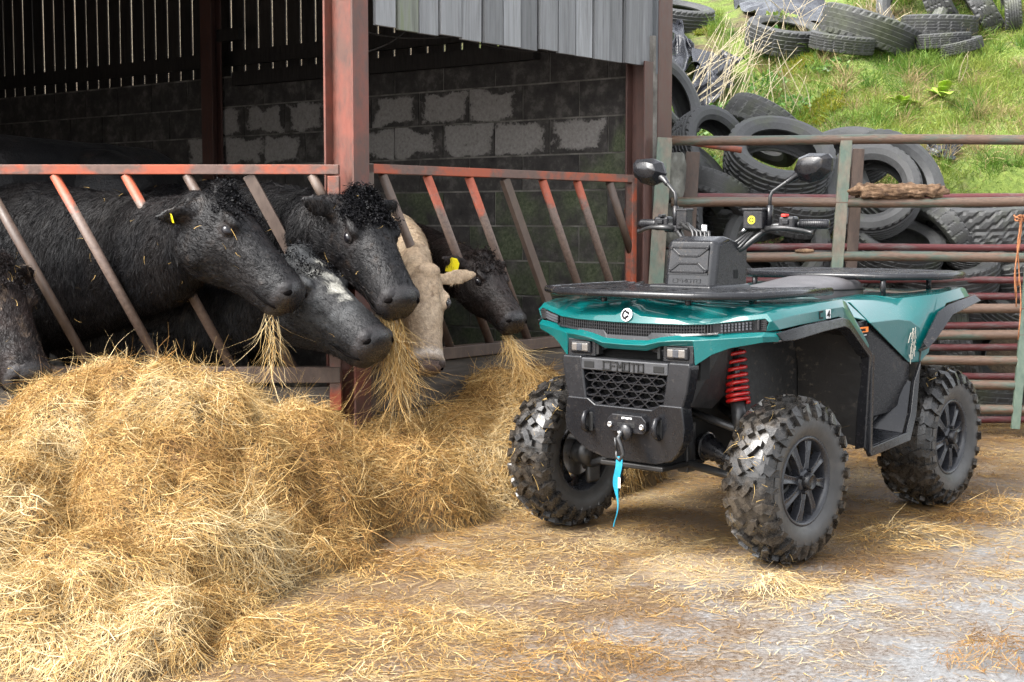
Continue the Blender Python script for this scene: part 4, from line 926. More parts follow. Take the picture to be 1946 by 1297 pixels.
# ---------------- wheels
def tyre_profile(w, r):
    h = w / 2
    return [(-h * .78, .166), (-h * .93, .195), (-h * 1.0, .225), (-h * .97, .262), (-h * .84, r - .034), (-h * .6, r - .022), (-h * .3, r - .017), (0, r - .016), (h * .3, r - .017), (h * .6, r - .022), (h * .84, r - .034), (h * .97, .262), (h * 1.0, .225), (h * .93, .195), (h * .78, .166)]
def make_wheel_meshes(w, r=.3175):
    h = w / 2; prof = tyre_profile(w, r)
    def surf(u, off):      # u -1..1 across tread incl shoulders
        ua = [-1.25, -1.0, -.84, -.6, -.3, 0, .3, .6, .84, 1.0, 1.25]; A = [-h * 1.0, -h * .97, -h * .84, -h * .6, -h * .3, 0, h * .3, h * .6, h * .84, h * .97, h * 1.0]; Rr = [.225, .262, r - .034, r - .022, r - .017, r - .016, r - .017, r - .022, r - .034, .262, .225]
        a = np.interp(u, ua, A); rr = np.interp(u, ua, Rr)
        e = .02; ta = np.interp(u + e, ua, A) - np.interp(u - e, ua, A); tr = np.interp(u + e, ua, Rr) - np.interp(u - e, ua, Rr); l = math.hypot(ta, tr) + 1e-9
        return a - tr / l * off * 1.0, rr + ta / l * off
    mb = MB(); mb.lathe(prof, 54, 1)
    g = random.Random(3)
    def lug(path, wid, hgt, wt=.75):
        # path: list of (u, theta); ribbon block with bevelled top
        rows_ = []
        n = len(path)
        for i, (u, th) in enumerate(path):
            a, b_ = path[max(i - 1, 0)], path[min(i + 1, n - 1)]
            du, dth = (b_[0] - a[0]) * h, (b_[1] - a[1]) * r; l = math.hypot(du, dth); pu, pt = -dth / l / h, du / l / r
            row = []
            for k, off in ((-1, -.004), (-wt, hgt), (wt, hgt), (1, -.004)):
                uu, tt_ = u + pu * k * wid / 2, th + pt * k * wid / 2
                ax_, rad = surf(uu, off); row.append((rad * math.cos(tt_), ax_, rad * math.sin(tt_)))
            rows_.append(row)
        mb.grid(rows_); mb.add(rows_[0], [(0, 1, 2, 3)]); mb.add(rows_[-1], [(3, 2, 1, 0)])
    NP = 13; dt = 2 * math.pi / NP
    for i in range(NP):
        t0 = i * dt
        for s in (-1, 1):
            o_ = t0 + (dt / 2 if s > 0 else 0) + g.uniform(-.01, .01)
            lug([(s * .03, o_), (s * .2, o_ + dt * .12), (s * .34, o_ + dt * .3), (s * .52, o_ + dt * .3)], .03, .021, .82)
            lug([(s * .58, o_ + dt * .62), (s * .76, o_ + dt * .72), (s * .93, o_ + dt * .62), (s * 1.1, o_ + dt * .64)], .042, .02, .84)
            lug([(s * .66, o_ + dt * .1), (s * .84, o_ + dt * .2), (s * 1.0, o_ + dt * .12), (s * 1.16, o_ + dt * .12)], .03, .017, .8)
            lug([(s * .12, o_ + dt * .66), (s * .34, o_ + dt * .78)], .03, .019, .8)
            for kk in (.12, .64): lug([(s * 1.1, o_ + dt * kk), (s * 1.34, o_ + dt * (kk + .1))], .018, .006, .4)
    tyre = mb.mesh('tyre', m_tyre)
    # smooth outer sidewall ring shown grey
    ring = MB()
    for s in (-1, 1):
        ring.lathe([(s * h * .80, .166), (s * (h * .945), .195), (s * (h * 1.012), .225), (s * (h * 1.0), .246)], 54, 1)
    side = ring.mesh('sidewall', m_side, smooth=True)
    # rim
    rm = MB(); q = h * .8
    rm.lathe([(-q, .169), (-q, .162), (-q * .8, .15), (q * .6, .148), (q * .9, .153), (q, .158), (q + .007, .164), (q + .004, .172), (q - .01, .17)], 48, 1)
    rim = rm.mesh('rim', m_rim, smooth=True)
    spk = MB(); y1 = q * .84
    spk.add([(.0, y1 - .01, 0)], [])
    sp = [(.035, -.016, y1 + .012), (.075, -.013, y1 + .016), (.118, -.02, y1 + .012), (.145, -.03, y1 - .002)]
    rows_ = []
    for rad, hwid, yy in [(.03, .02, y1 + .012), (.07, .013, y1 + .014), (.115, .0155, y1 + .012), (.158, .024, y1 + .006)]:
        sk = (rad - .03) * .16
        rows_.append([(rad, yy - .035, sk - hwid * 1.15), (rad, yy, sk - hwid), (rad, yy - .006, sk), (rad, yy, sk + hwid), (rad, yy - .035, sk + hwid * 1.15)])
    one = MB().grid(rows_, True); spoke = one.mesh('spoke', m_rim)
    dsk = MB().lathe([(y1 - .035, .0), (y1 - .035, .045), (y1 + .0, .045), (y1 + .016, .04), (y1 + .018, 0)], 30, 1).mesh('hub', m_rim, smooth=True)
    cap = MB().lathe([(y1 + .008, .033), (y1 + .04, .031), (y1 + .045, .026), (y1 + .042, .024), (y1 + .043, 0)], 30, 1).mesh('hub_cap', m_black, smooth=True)
    nut = MB().lathe([(y1 + .014, .0), (y1 + .014, .008), (y1 + .028, .008), (y1 + .029, 0)], 6, 1).mesh('nut', m_black)
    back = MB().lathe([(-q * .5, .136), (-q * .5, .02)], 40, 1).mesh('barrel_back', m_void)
    disc = MB().lathe([(-q * .55, .05), (-q * .55, .1), (-q * .5, .1), (-q * .5, .05)], 36, 1, close=True).mesh('brake_disc', m_steel, smooth=False)
    return tyre, side, rim, spoke, dsk, cap, nut, back, disc
wm_f, wm_r = make_wheel_meshes(.2), make_wheel_meshes(.245)
for (x, y, s, ms, steer, roll, lab) in ((0, .525, 1, wm_f, -2.5, .3, 'muddy front wheel nearest the viewer'), (0, -.525, -1, wm_f, -2.5, 1.1, 'wet front wheel next to the hay'), (-1.42, .455, 1, wm_r, 0, .7, 'muddy rear wheel beside the gate'), (-1.42, -.455, -1, wm_r, 0, 2.0, 'rear wheel on the far side')):
    w = empty('wheel', (x, y, .3175), 0, quad); tag(w, lab)
    w.rotation_euler = (0, 0, R(steer) + (math.pi if s < 0 else 0))
    tyre, side, rim, spoke, dsk, cap, nut, back, disc = ms
    for nm, me in (('tyre', tyre), ('sidewall', side), ('rim', rim), ('hub', dsk), ('hub_cap', cap), ('brake_disc', disc)):
        o = link(nm, me, w); o.rotation_euler = (0, roll if nm in ('tyre',) else 0, 0)
    for k in range(8):
        o = link('spoke', spoke, w); a = (k // 2) * math.pi / 2 + (-.36 if k % 2 else .36) + roll; o.rotation_euler = (0, a, 0)
        md = o.modifiers.new('bevel', 'BEVEL'); md.width = .003; md.segments = 2
    for k in range(4):
        o = link('nut', nut, w); a = k * math.pi / 2 + roll + .8; o.location = (.036 * math.cos(a) * 1.2, 0, -.036 * math.sin(a) * 1.2)
    if x == 0:
        MB().tube([(0, -.02, 0), (0, -.12, 0)], [.05, .055], 16).build('knuckle', m_blk_metal, w, smooth=True)
        MB().box((.07, -.075, .05), (.05, .05, .1), Matrix.Rotation(.5, 3, 'Y')).build('brake_caliper', m_steel, w, bevel=.01)
        MB().box((.03, -.1, -.07), (.08, .03, .12)).build('knuckle_arm', m_blk_metal, w, bevel=.015)
MB().tube([(-1.42, -.42, .33), (-1.42, .42, .33)], .03, 12).build('rear_axle', m_black, quad, smooth=True)
MB().box((-1.42, 0, .38), (.3, .3, .2)).build('gear_case', m_black, quad, bevel=.03)

# straw and chaff stuck to the wheels
m_chaff = tint_mat('stuck_chaff', .7, spec=.2)
g = np.random.default_rng(19); PP, DD, NN_ = [], [], []
for (x, y, w_) in ((0, .525, .2), (0, -.525, .2), (-1.42, .455, .245)):
    n = 110; th = g.uniform(0, 6.28, n); u = g.uniform(-1, 1, n) * w_ / 2; rr = np.where(np.abs(u) > w_ * .38, .295, .312) + g.uniform(-.006, .006, n)
    nn_ = np.stack([np.cos(th), np.zeros(n), np.sin(th)], 1); PP.append(np.stack([x + rr * np.cos(th), y + u, .3175 + rr * np.sin(th)], 1)); d = g.normal(0, 1, (n, 3)); DD.append(norm(d - nn_ * (d * nn_).sum(1)[:, None] * .85)); NN_.append(nn_)
PP, DD, NN_ = map(np.concatenate, (PP, DD, NN_)); keep = PP[:, 2] > .02; PP, DD, NN_ = PP[keep], DD[keep], NN_[keep]; n = len(PP)
v_, q_, sid, tt = strands(PP, DD, NN_, g.uniform(.02, .08, n), g.uniform(.0016, .0034, n), 4, 1.4, .3, True, .6, 20)
o = link('stuck_straw', fast_mesh('stuck_straw', v_, q_, m_chaff, (np.array((.4, .27, .1)) * g.uniform(.3, 1.1, n)[:, None])[sid]), quad); o['kind'] = 'stuff'
# ================================================================ CATTLE
m_hide, t, b = nodes_of('cattle_hide'); v = coords(t)
a_ = t.nodes.new('ShaderNodeVertexColor'); a_.layer_name = 'tint'
n = noise(t, v, 55, 5, .7); n2 = noise(t, v, 6, 6, .7)
c = mixc(t, 1.0, a_.outputs[0], ramp(t, n, [(.3, (.6, .6, .6)), (.7, (1.35, 1.35, 1.35))]), 'MULTIPLY')
t.links.new(c, b.inputs['Base Color']); t.links.new(ramp(t, n2, [(.3, .36), (.7, .58)]), b.inputs['Roughness'])
b.inputs['Specular IOR Level'].default_value = .32; bump(t, b, n, .8, .008)
m_fur = tint_mat('cattle_fur', .5, spec=.1)
m_eye = M('dark_wet_eye', [(.3, (.003, .003, .005)), (.7, (.01, .009, .011))], 20, rough=(.06, .1), bumps=0, spec=.4)
m_tag = M('yellow_ear_tag', [(.3, (.75, .62, .01)), (.7, (.82, .7, .02))], 20, rough=(.35, .45), bumps=0)
m_nose = M('wet_dark_muzzle', [(.3, (.012, .011, .011)), (.7, (.026, .023, .023))], 60, rough=(.18, .4), bumps=.6, bscale=130, bdist=.004)
m_nosep = M('wet_pink_grey_muzzle', [(.3, (.09, .068, .064)), (.7, (.17, .125, .115))], 60, rough=(.2, .4), bumps=.6, bscale=130, bdist=.004)
m_lid = M('dark_eyelid_skin', [(.3, (.006, .005, .005)), (.7, (.014, .011, .01))], 60, rough=(.6, .8), bumps=.3, spec=.2)
m_horn = M('nostril_dark', [(.3, (.002, .0016, .0016)), (.7, (.004, .003, .003))], 20, rough=(.8, .95), bumps=0, spec=.05)

HEAD = [(-.05, -.03, -.22, .085), (.0, .01, -.285, .1), (.05, .02, -.325, .11), (.1, .016, -.338, .117), (.16, .008, -.332, .119), (.22, .0, -.305, .108), (.28, -.008, -.276, .096), (.34, -.015, -.254, .089), (.40, -.02, -.24, .087), (.45, -.024, -.232, .09), (.485, -.03, -.222, .09), (.512, -.046, -.205, .08), (.528, -.072, -.18, .056)]
def ring(x, zt, zb, hw, n=20):
    out = []; zc, hz = (zt + zb) / 2, (zt - zb) / 2
    for k in range(n):
        a = 2 * math.pi * k / n; ca, sa = math.cos(a), math.sin(a)
        w = hw * (1.0 if sa > 0 else 1 - .30 * abs(sa)) * (1.05 if .0 < sa < .8 else 1)
        out.append(Vector((x, w * math.copysign(abs(ca) ** .8, ca), zc + hz * math.copysign(abs(sa) ** .85, sa))))
    return out
def closed(mb, rows):
    n = len(rows[0]); mb.grid(rows, True); c0 = sum((Vector(p) for p in rows[0]), Vector()) / n; c1 = sum((Vector(p) for p in rows[-1]), Vector()) / n
    mb.add([*rows[0], c0], [((k + 1) % n, k, n) for k in range(n)]); mb.add([*rows[-1], c1], [(k, (k + 1) % n, n) for k in range(n)])
def tubeloft(mb, pts, rad, n=18):
    """pts list of Vector, rad list of (lateral, vertical)"""
    rows = []; m = len(pts)
    for i, p in enumerate(pts):
        d = (pts[min(i + 1, m - 1)] - pts[max(i - 1, 0)]).normalized(); sd = d.cross(Vector((0, 0, 1)))
        sd = sd.normalized() if sd.length > .05 else Vector((1, 0, 0)); up = sd.cross(d).normalized()
        rows.append([p + sd * (math.cos(2 * math.pi * k / n) * rad[i][0]) + up * (math.sin(2 * math.pi * k / n) * rad[i][1]) for k in range(n)])
    closed(mb, rows)
def ellipsoid(mb, c, r, M3=None, n=12, m=8):
    rows = []
    for j in range(1, m):
        a = math.pi * j / m
        rows.append([Vector(c) + ((M3 @ Vector((r[0] * math.cos(a), r[1] * math.sin(a) * math.cos(2 * math.pi * k / n), r[2] * math.sin(a) * math.sin(2 * math.pi * k / n)))) if M3 else Vector((r[0] * math.cos(a), r[1] * math.sin(a) * math.cos(2 * math.pi * k / n), r[2] * math.sin(a) * math.sin(2 * math.pi * k / n)))) for k in range(n)])
    closed(mb, rows)

def spline(pts, rad, n=5):
    P, Q = [], []
    for i in range(len(pts) - 1):
        p0, p1, p2, p3 = pts[max(i - 1, 0)], pts[i], pts[i + 1], pts[min(i + 2, len(pts) - 1)]
        for k in range(n):
            t = k / n; P.append(.5 * ((2 * p1) + (p2 - p0) * t + (2 * p0 - 5 * p1 + 4 * p2 - p3) * t * t + (3 * p1 - p0 - 3 * p2 + p3) * t ** 3))
            Q.append((rad[i][0] * (1 - t) + rad[i + 1][0] * t, rad[i][1] * (1 - t) + rad[i + 1][1] * t))
    return P + [pts[-1]], Q + [rad[-1]]

def cow(label, poll, muz, up, neck, chest, crad, bd, colours, size=1.0, lift=0.0, tags=(), curls=0, patch=None, fur=26000, seed=1, ear=(-.25, .85, -.35), ears=(1, 1), shag=1.0, headless=False, furlen=.026, wisps=0, earlen=.17, edrop=.03, earn=(.9, 0, .45), eyes=1.22, eyepos=(.1115, -.072)):
    fur = int(fur * 1.4); g = np.random.default_rng(seed); poll, muz, chest = Vector(poll), Vector(muz), Vector(chest); bd = Vector((bd[0], bd[1], 0)).normalized()
    X = (muz - poll); HL = X.length; X.normalize(); Z = Vector(up); Z = (Z - X * Z.dot(X)).normalized(); Y = Z.cross(X)
    ta = math.atan2(.058, .52); X, Z = X * math.cos(ta) + Z * math.sin(ta), Z * math.cos(ta) - X * math.sin(ta)      # the muzzle lies below the line of the forehead
    k = HL / .54; A = Matrix((X, Y, Z)).transposed(); W = lambda p: poll + A @ (Vector(p) * k)
    mb = MB()
    if not headless:
        closed(mb, [[W(p) for p in ring(*h)] for h in HEAD])
        for s in (-1, 1):
            ellipsoid(mb, W((.145, s * .104, -.032)), (.055 * k, .026 * k, .022 * k), A)              # brow
            ellipsoid(mb, W((.09, s * .082, -.2)), (.1 * k, .04 * k, .11 * k), A)                 # cheek
            ellipsoid(mb, W((.27, s * .08, -.09)), (.11 * k, .02 * k, .022 * k), A)                # cheek ridge
            ellipsoid(mb, W((.482, s * .064, -.08)), (.036 * k, .03 * k, .036 * k), A)            # nostril wing
            if ears[0 if s < 0 else 1]:
                e0 = W((.012, s * .088, -.055 - edrop)); ed = (A @ Vector((ear[0], s * ear[1], ear[2]))).normalized(); L_ = earlen * k
                en = (A @ Vector(earn)); en = (en - ed * en.dot(ed)).normalized(); es = ed.cross(en); rows = []
                for q, w_, th in ((-.1, .022, .02), (.08, .03, .02), (.3, .045, .014), (.55, .05, .0115), (.8, .034, .011), (1.0, .012, .01)):
                    rows.append([e0 + ed * (q * L_) + es * (math.cos(a) * w_ * k) + en * (math.sin(a) * th * k - .012 * k * math.cos(a) ** 2 * 0) for a in np.linspace(0, 2 * math.pi, 13)[:-1]])
                closed(mb, rows)
        ellipsoid(mb, W((.0, 0, .0)), (.05 * k, .07 * k, .035 * k), A)                              # poll
        ellipsoid(mb, W((.455, 0, -.195)), (.06 * k, .058 * k, .03 * k), A)                        # chin and lower lip
        # neck
        base = W((.02, 0, -.15)); pts = [base] + [Vector(p) for p, r_ in neck] + [chest]; rd = [(.088 * k, .145 * k)] + [r_ for p, r_ in neck] + [crad]
        P_, Q_ = spline(pts, rd); tubeloft(mb, P_, Q_)
    Lb = 1.45 * size
    sh = chest; B = [sh + bd * (.18 * size) + Vector((0, 0, -.05)), sh, sh - bd * (.3 * Lb) + Vector((0, 0, -.03 * size)), sh - bd * (.6 * Lb) + Vector((0, 0, -.03 * size)), sh - bd * (.85 * Lb) + Vector((0, 0, .02)), sh - bd * Lb]
    c0, c1 = crad; Rb = [(c0 * .55, c1 * .6), (c0, c1), (c0 * 1.12, c1 * 1.06), (c0 * 1.15, c1 * 1.05), (c0 * .95, c1 * .88), (c0 * .5, c1 * .5)]
    P_, Q_ = spline(B, Rb); tubeloft(mb, P_, Q_, 22)
    sd = bd.cross(Vector((0, 0, 1)))
    for f_, off in ((.02, 1), (.02, -1), (.9, 1), (.9, -1)):
        top = sh - bd * (Lb * f_) + sd * (c0 * .55 * off); zt_ = top.z - c1 * .3; zf = lift
        hk = bd * (-.06 * size if f_ > .5 else .0)
        tubeloft(mb, [Vector((top.x, top.y, zt_)), Vector((top.x, top.y, zf + (zt_ - zf) * .62)) - hk * .6, Vector((top.x, top.y, zf + (zt_ - zf) * .36)) + hk, Vector((top.x, top.y, zf + .1 * size)), Vector((top.x, top.y, zf + .01)) + bd * .03], [(.12 * size, .15 * size), (.085 * size, .11 * size), (.055 * size, .06 * size), (.04 * size, .042 * size), (.058 * size, .07 * size)], 12)
    tubeloft(mb, [sh - bd * Lb + Vector((0, 0, c1 * .25)), sh - bd * (Lb + .06) + Vector((0, 0, -c1 * .4)), sh - bd * (Lb + .05) + Vector((0, 0, -c1 * 1.5))], [(.03, .03), (.022, .022), (.03, .03)], 8)
    me = mb.mesh('body', None, fix=False)
    ob = link('tmp', me)
    md = ob.modifiers.new('r', 'REMESH'); md.mode = 'VOXEL'; md.voxel_size = .0135 * max(size, .75)
    md = ob.modifiers.new('s', 'SMOOTH'); md.factor = .5; md.iterations = 4
    dg = bpy.context.evaluated_depsgraph_get(); ev = ob.evaluated_get(dg); m2 = bpy.data.meshes.new_from_object(ev, preserve_all_data_layers=False, depsgraph=dg)
    bpy.data.objects.remove(ob); bpy.data.meshes.remove(me)
    nv = len(m2.vertices); P = np.empty(nv * 3, np.float32); m2.vertices.foreach_get('co', P); P = P.reshape(-1, 3).astype(float)
    NN = np.empty(nv * 3, np.float32); m2.vertices.foreach_get('normal', NN); NN = NN.reshape(-1, 3).astype(float)
    An = np.array(A); H = (P - np.array(poll)) @ An / k           # head coordinates of each vertex
    if not headless:                                              # gentle lumps of muscle and coat
        P = P + NN * (.006 * fbm(P[:, 0] * 9, P[:, 1] * 9, P[:, 2] * 9, seed, 3))[:, None]
        m2.vertices.foreach_set('co', P.astype(np.float32).ravel())
    base, brown = np.array(colours[0]), np.array(colours[1])
    nz = fbm(P[:, 0] * 5, P[:, 1] * 5, P[:, 2] * 5, seed + 3, 4) + .5 * fbm(P[:, 0] * 25, P[:, 1] * 25, P[:, 2] * 25, seed + 8, 2)
    w = np.clip(.5 + nz * 1.5 - .15, 0, 1)[:, None]; C = base * (1 - w) + brown * w
    if len(colours) > 2:                                          # dried mud flecks
        mm = np.clip(fbm(P[:, 0] * 34, P[:, 1] * 34, P[:, 2] * 34, seed + 5, 3) * 3 + fbm(P[:, 0] * 3, P[:, 1] * 3, P[:, 2] * 3, seed + 6, 2) * 1.6 - (1.25 if colours[2][0] < .1 else .95), 0, 1)[:, None]; C = C * (1 - mm) + np.array(colours[2]) * mm
    if patch: C = patch(C, H, P)
    if not headless:
        inh = (H[:, 0] > .42) & (H[:, 0] < .56) & (np.abs(H[:, 1]) < .12) & (H[:, 2] > -.24) & (H[:, 2] < .05)
        mz = np.clip((H[:, 0] - .465) / .02, 0, 1) * inh; mc = np.array(colours[3]) if len(colours) > 3 else np.array((.024, .022, .023)); C = C * (1 - mz[:, None]) + mc * mz[:, None]
        mouth = np.exp(-((H[:, 2] + .165 + (.5 - H[:, 0]) * .09) / .006) ** 2) * (H[:, 0] > .36) * (H[:, 0] < .56) * (np.abs(H[:, 1]) < .12); C = C * (1 - .75 * mouth[:, None])
        for s in (-1, 1):
            ey = np.exp(-(((H[:, 0] - .165) / .034) ** 2 + ((H[:, 2] + .068) / .024) ** 2)) * (H[:, 1] * s > .05); C = C * (1 - .5 * ey[:, None]) + np.array((.05, .032, .026)) * .5 * ey[:, None]
    at = m2.color_attributes.new('tint', 'FLOAT_COLOR', 'POINT'); c4 = np.ones((nv, 4), np.float32); c4[:, :3] = C; at.data.foreach_set('color', c4.ravel())
    m2.materials.clear(); m2.materials.append(m_hide); m2.shade_smooth()
    root = link('cow', m2); m2.name = 'cow'; tag(root, label, 'cow')
    if headless: return root, None
    # eyes, nostrils
    for s in (-1, 1):
        bmz = MB(); ellipsoid(bmz, W((.165, s * eyepos[0], eyepos[1])), (.021 * k * eyes, .015 * k * eyes, .0165 * k * eyes), A, 14, 10); bmz.build('eye', m_eye, root, smooth=True)
        lid = MB(); lid.tube([W((.165 + .025 * math.cos(a), s * (eyepos[0] + .0055 - .008 * abs(math.cos(a))), eyepos[1] + .0165 * math.sin(a))) for a in np.linspace(0, 2 * math.pi, 17)], .0072 * k, 7); lid.build('eyelid', m_lid if colours[0][0] < .1 else m_nose, root, smooth=True)
        ns = MB(); ellipsoid(ns, W((.507, s * .07, -.082)), (.015 * k, .012 * k, .021 * k), A @ Matrix.Rotation(s * .6, 3, 'X') @ Matrix.Rotation(.5, 3, 'Y')); ns.build('nostril', m_horn, root, smooth=True)
    nr_ = [[W(Vector((q.x + dx_, q.y * f_, -.12 + (q.z + .12) * f_))) for q in ring(*h)] for h, f_, dx_ in zip(HEAD[-3:], (.965, 1.005, 1.04), (.004, .003, .006))]
    np_ = MB(); rows_ = [[r_[k % 20] for k in range(-2, 13)] for r_ in nr_]; np_.grid(rows_); np_.add(rows_[-1], [tuple(range(15))]); np_.build('nose_pad', m_nosep if colours[0][0] > .1 else m_nose, root, smooth=True)
    mo = MB(); mo.tube([W(q) for q in ((.36, -.074, -.182), (.41, -.079, -.177), (.46, -.084, -.172), (.5, -.08, -.163), (.522, -.05, -.158), (.529, 0, -.158), (.522, .05, -.158), (.5, .08, -.163), (.46, .084, -.172), (.41, .079, -.177), (.36, .074, -.182))], .0042 * k, 6); mo.build('mouth', m_horn, root, smooth=True)
    for (s, q, rot, sc) in tags:
        e0 = W((.012, s * .088, -.055 - edrop)); ed = (A @ Vector((ear[0], s * ear[1], ear[2]))).normalized(); p = e0 + ed * (earlen * k * q)
        tg = MB(); tg.prism([(-.028, .0), (-.012, .018), (.012, .018), (.028, .0), (.028, -.05), (-.028, -.05)], -.0015, .0015, 1); to = tg.build('ear_tag', m_tag, root, bevel=.001); to.location = p + Vector((0, -.02, 0)); to.rotation_euler = rot; to.scale = (sc,) * 3
    # coat: short strands on what faces the yard
    m2.calc_loop_triangles(); nt_ = len(m2.loop_triangles); T_ = np.empty(nt_ * 3, np.int32); m2.loop_triangles.foreach_get('vertices', T_); T_ = T_.reshape(-1, 3)
    a, b_, c_ = P[T_[:, 0]], P[T_[:, 1]], P[T_[:, 2]]; cr = np.cross(b_ - a, c_ - a); ar = np.linalg.norm(cr, axis=1) / 2; fn = cr / np.maximum(ar[:, None] * 2, 1e-12); ce = (a + b_ + c_) / 3
    vd = norm(ce - np.array([0, 0, CAM_Z])); px = ce[:, 0] / ce[:, 1]
    ok = ((fn * vd).sum(1) < .25) & (px > -.39) & (px < .2) & (ce[:, 2] > .35) & (ce[:, 1] < chest.y + .9)
    Hc = (ce - np.array(poll)) @ An / k; ok &= ~((Hc[:, 0] > .475) & (np.abs(Hc[:, 1]) < .12) & (Hc[:, 0] < .6) & (Hc[:, 2] > -.3))
    pr = ar * ok * (1 + .0 * Hc[:, 0]); pr /= pr.sum(); f_ = g.choice(nt_, fur, p=pr); u, v_ = g.random(fur), g.random(fur); fl = u + v_ > 1; u[fl], v_[fl] = 1 - u[fl], 1 - v_[fl]
    p = a[f_] + (b_[f_] - a[f_]) * u[:, None] + (c_[f_] - a[f_]) * v_[:, None]; nn_ = fn[f_]; h_ = Hc[f_]
    onhead = (h_[:, 0] > -.02) & (np.abs(h_[:, 1]) < .16) & (h_[:, 2] > -.34) & (h_[:, 0] < .6)
    flow = np.where(onhead[:, None], -np.array(X) * .9 + np.array((0, 0, -.25)), -np.array(bd) * .35 + np.array((0, 0, -.9)))
    fx = fbm(p[:, 0] * 6, p[:, 1] * 6, p[:, 2] * 6, seed + 11, 3); fy = fbm(p[:, 0] * 6, p[:, 1] * 6, p[:, 2] * 6, seed + 12, 3)
    flow = flow + np.stack([fx, fy * .6, fy], 1) * 1.2 + g.normal(0, .25, (fur, 3))
    d = norm(flow - nn_ * (flow * nn_).sum(1)[:, None]); d = norm(d + nn_ * (g.uniform(.05, .3, fur) * np.where(onhead & (h_[:, 0] > .12), .35, 1))[:, None] * shag)
    face = onhead & (h_[:, 0] > .2)
    ln = furlen * g.uniform(.6, 1.5, fur) * np.where(face, .7, np.where(onhead, .8, 1.25)) * shag
    vv, qq, sid, tt = strands(p, d, nn_, ln, g.uniform(.0015, .0032, fur), 2, .4, .15, True, .6, seed)
    cc = C[T_[f_, 0]] * (g.uniform(.6, 1.3, fur))[:, None]
    parts = [(vv, qq, cc[sid])]
    if curls:
        # curls on poll and forehead: small springs of hair
        sel = np.where((Hc[:, 0] > -.12) & (Hc[:, 0] < .15) & (np.abs(Hc[:, 1]) < .1) & (Hc[:, 2] > -.05) & ok)[0]
        if len(sel):
            f2 = g.choice(sel, curls, p=ar[sel] / ar[sel].sum()); n_ = 9; th = np.linspace(0, 1, n_); V_, Q__, C_ = [], [], []
            for i, ff in enumerate(f2):
                root_p = ce[ff]; tn_ = g.normal(0, 1, 3) + np.array(X) * .5; tn_ = norm(tn_ - fn[ff] * (tn_ * fn[ff]).sum()); ax = norm(fn[ff] * .45 + tn_); r0 = g.uniform(.006, .011); t1 = norm(np.cross(ax, g.normal(0, 1, 3))); t2 = np.cross(ax, t1); L_ = g.uniform(.025, .06); tr = g.uniform(1.0, 1.9) * 2 * math.pi
                ctr = root_p + ax * (th[:, None] * L_) + (t1 * np.cos(th * tr)[:, None] + t2 * np.sin(th * tr)[:, None]) * r0 * (1 - .3 * th[:, None]); wv = ax * .003
                V_.append(np.stack([ctr - wv, ctr + wv], 1).reshape(-1, 3)); b0 = i * n_ * 2; Q__.append(np.array([[b0 + 2 * j, b0 + 2 * j + 1, b0 + 2 * j + 3, b0 + 2 * j + 2] for j in range(n_ - 1)])); C_.append(np.repeat((base * g.uniform(.7, 1.8))[None], n_ * 2, 0))
            parts.append((np.concatenate(V_), np.concatenate(Q__), np.concatenate(C_)))
    if wisps:                                                     # hay bits caught in the coat
        f3 = g.choice(nt_, wisps, p=pr); dd = norm(g.normal(0, 1, (wisps, 3))); dd = norm(dd - fn[f3] * (dd * fn[f3]).sum(1)[:, None] * .8)
        vv, qq, sid, tt = strands(ce[f3] + fn[f3] * .012, dd, fn[f3], g.uniform(.02, .06, wisps), g.uniform(.002, .0035, wisps), 4, 1.6, 0, True, .5, seed + 2); parts.append((vv, qq, (np.array((.42, .28, .1)) * g.uniform(.4, 1.1, wisps)[:, None])[sid]))
    off = 0; V, Q, CC = [], [], []
    for vv, qq, c3 in parts: V.append(vv); Q.append(qq + off); CC.append(c3); off += len(vv)
    co = link('coat', fast_mesh('coat', np.concatenate(V), np.concatenate(Q), m_fur, np.concatenate(CC)), root); co['kind'] = 'stuff'
    return root, W
U_ = unproj
BLK = ((.0036, .0035, .0043), (.0075, .0064, .0066), (.022, .0155, .012))
def spots(C, H, P):
    m = np.zeros(len(C))
    for (x, y, r, a) in ((.09, .02, .022, 1), (.17, -.01, .028, .7), (.25, -.012, .034, .9), (.3, -.02, .022, .8), (.13, -.05, .03, .3), (.2, .03, .02, .5)):
        m = np.maximum(m, a * np.clip(1.4 - np.hypot(H[:, 0] - x, (H[:, 1] - y) * .9) / r + 1.5 * fbm(H[:, 0] * 40, H[:, 1] * 40, H[:, 2] * 40, 4, 3), 0, 1) * (H[:, 2] > -.07))
    g_ = np.clip(.35 + fbm(H[:, 0] * 16, H[:, 1] * 16, H[:, 2] * 16, 9, 3) * 1.8, 0, .9) * np.clip((H[:, 2] + .2) / .1, 0, 1) * np.clip((.42 - H[:, 0]) / .1, 0, 1)
    C = C * (1 - g_[:, None] * .85) + np.array((.075, .078, .08)) * g_[:, None] * .85
    return C * (1 - m[:, None]) + np.array((.36, .35, .31)) * m[:, None]
def creamp(C, H, P):
    m = np.clip((H[:, 0] - .36) / .05, 0, 1) * (H[:, 0] < .6); C = C * (1 - .35 * m[:, None]) + np.array((.16, .12, .1)) * .35 * m[:, None]
    l = np.exp(-((H[:, 0] - .44) / .018) ** 2) * (np.abs(H[:, 1]) < .12); return C * (1 - .6 * l[:, None]) + np.array((.62, .56, .5)) * .6 * l[:, None]
# big black cow in profile
cow2, W2 = cow('big black cow in profile with open mouthful of hay, leftmost whole head', U_(428, 366, 6.40), U_(577, 560, 6.24), (.78, -.18, .6), [(U_(338, 470, 6.68), (.14, .24)), (U_(250, 490, 7.06), (.17, .31))], U_(110, 505, 7.62), (.29, .44), (.8, -.6), BLK, 1.05, tags=[(-1, .6, (.3, .15, -1.0), .62)], curls=200, fur=42000, seed=2, edrop=.06, ear=(-.5, .55, -.66), wisps=60)
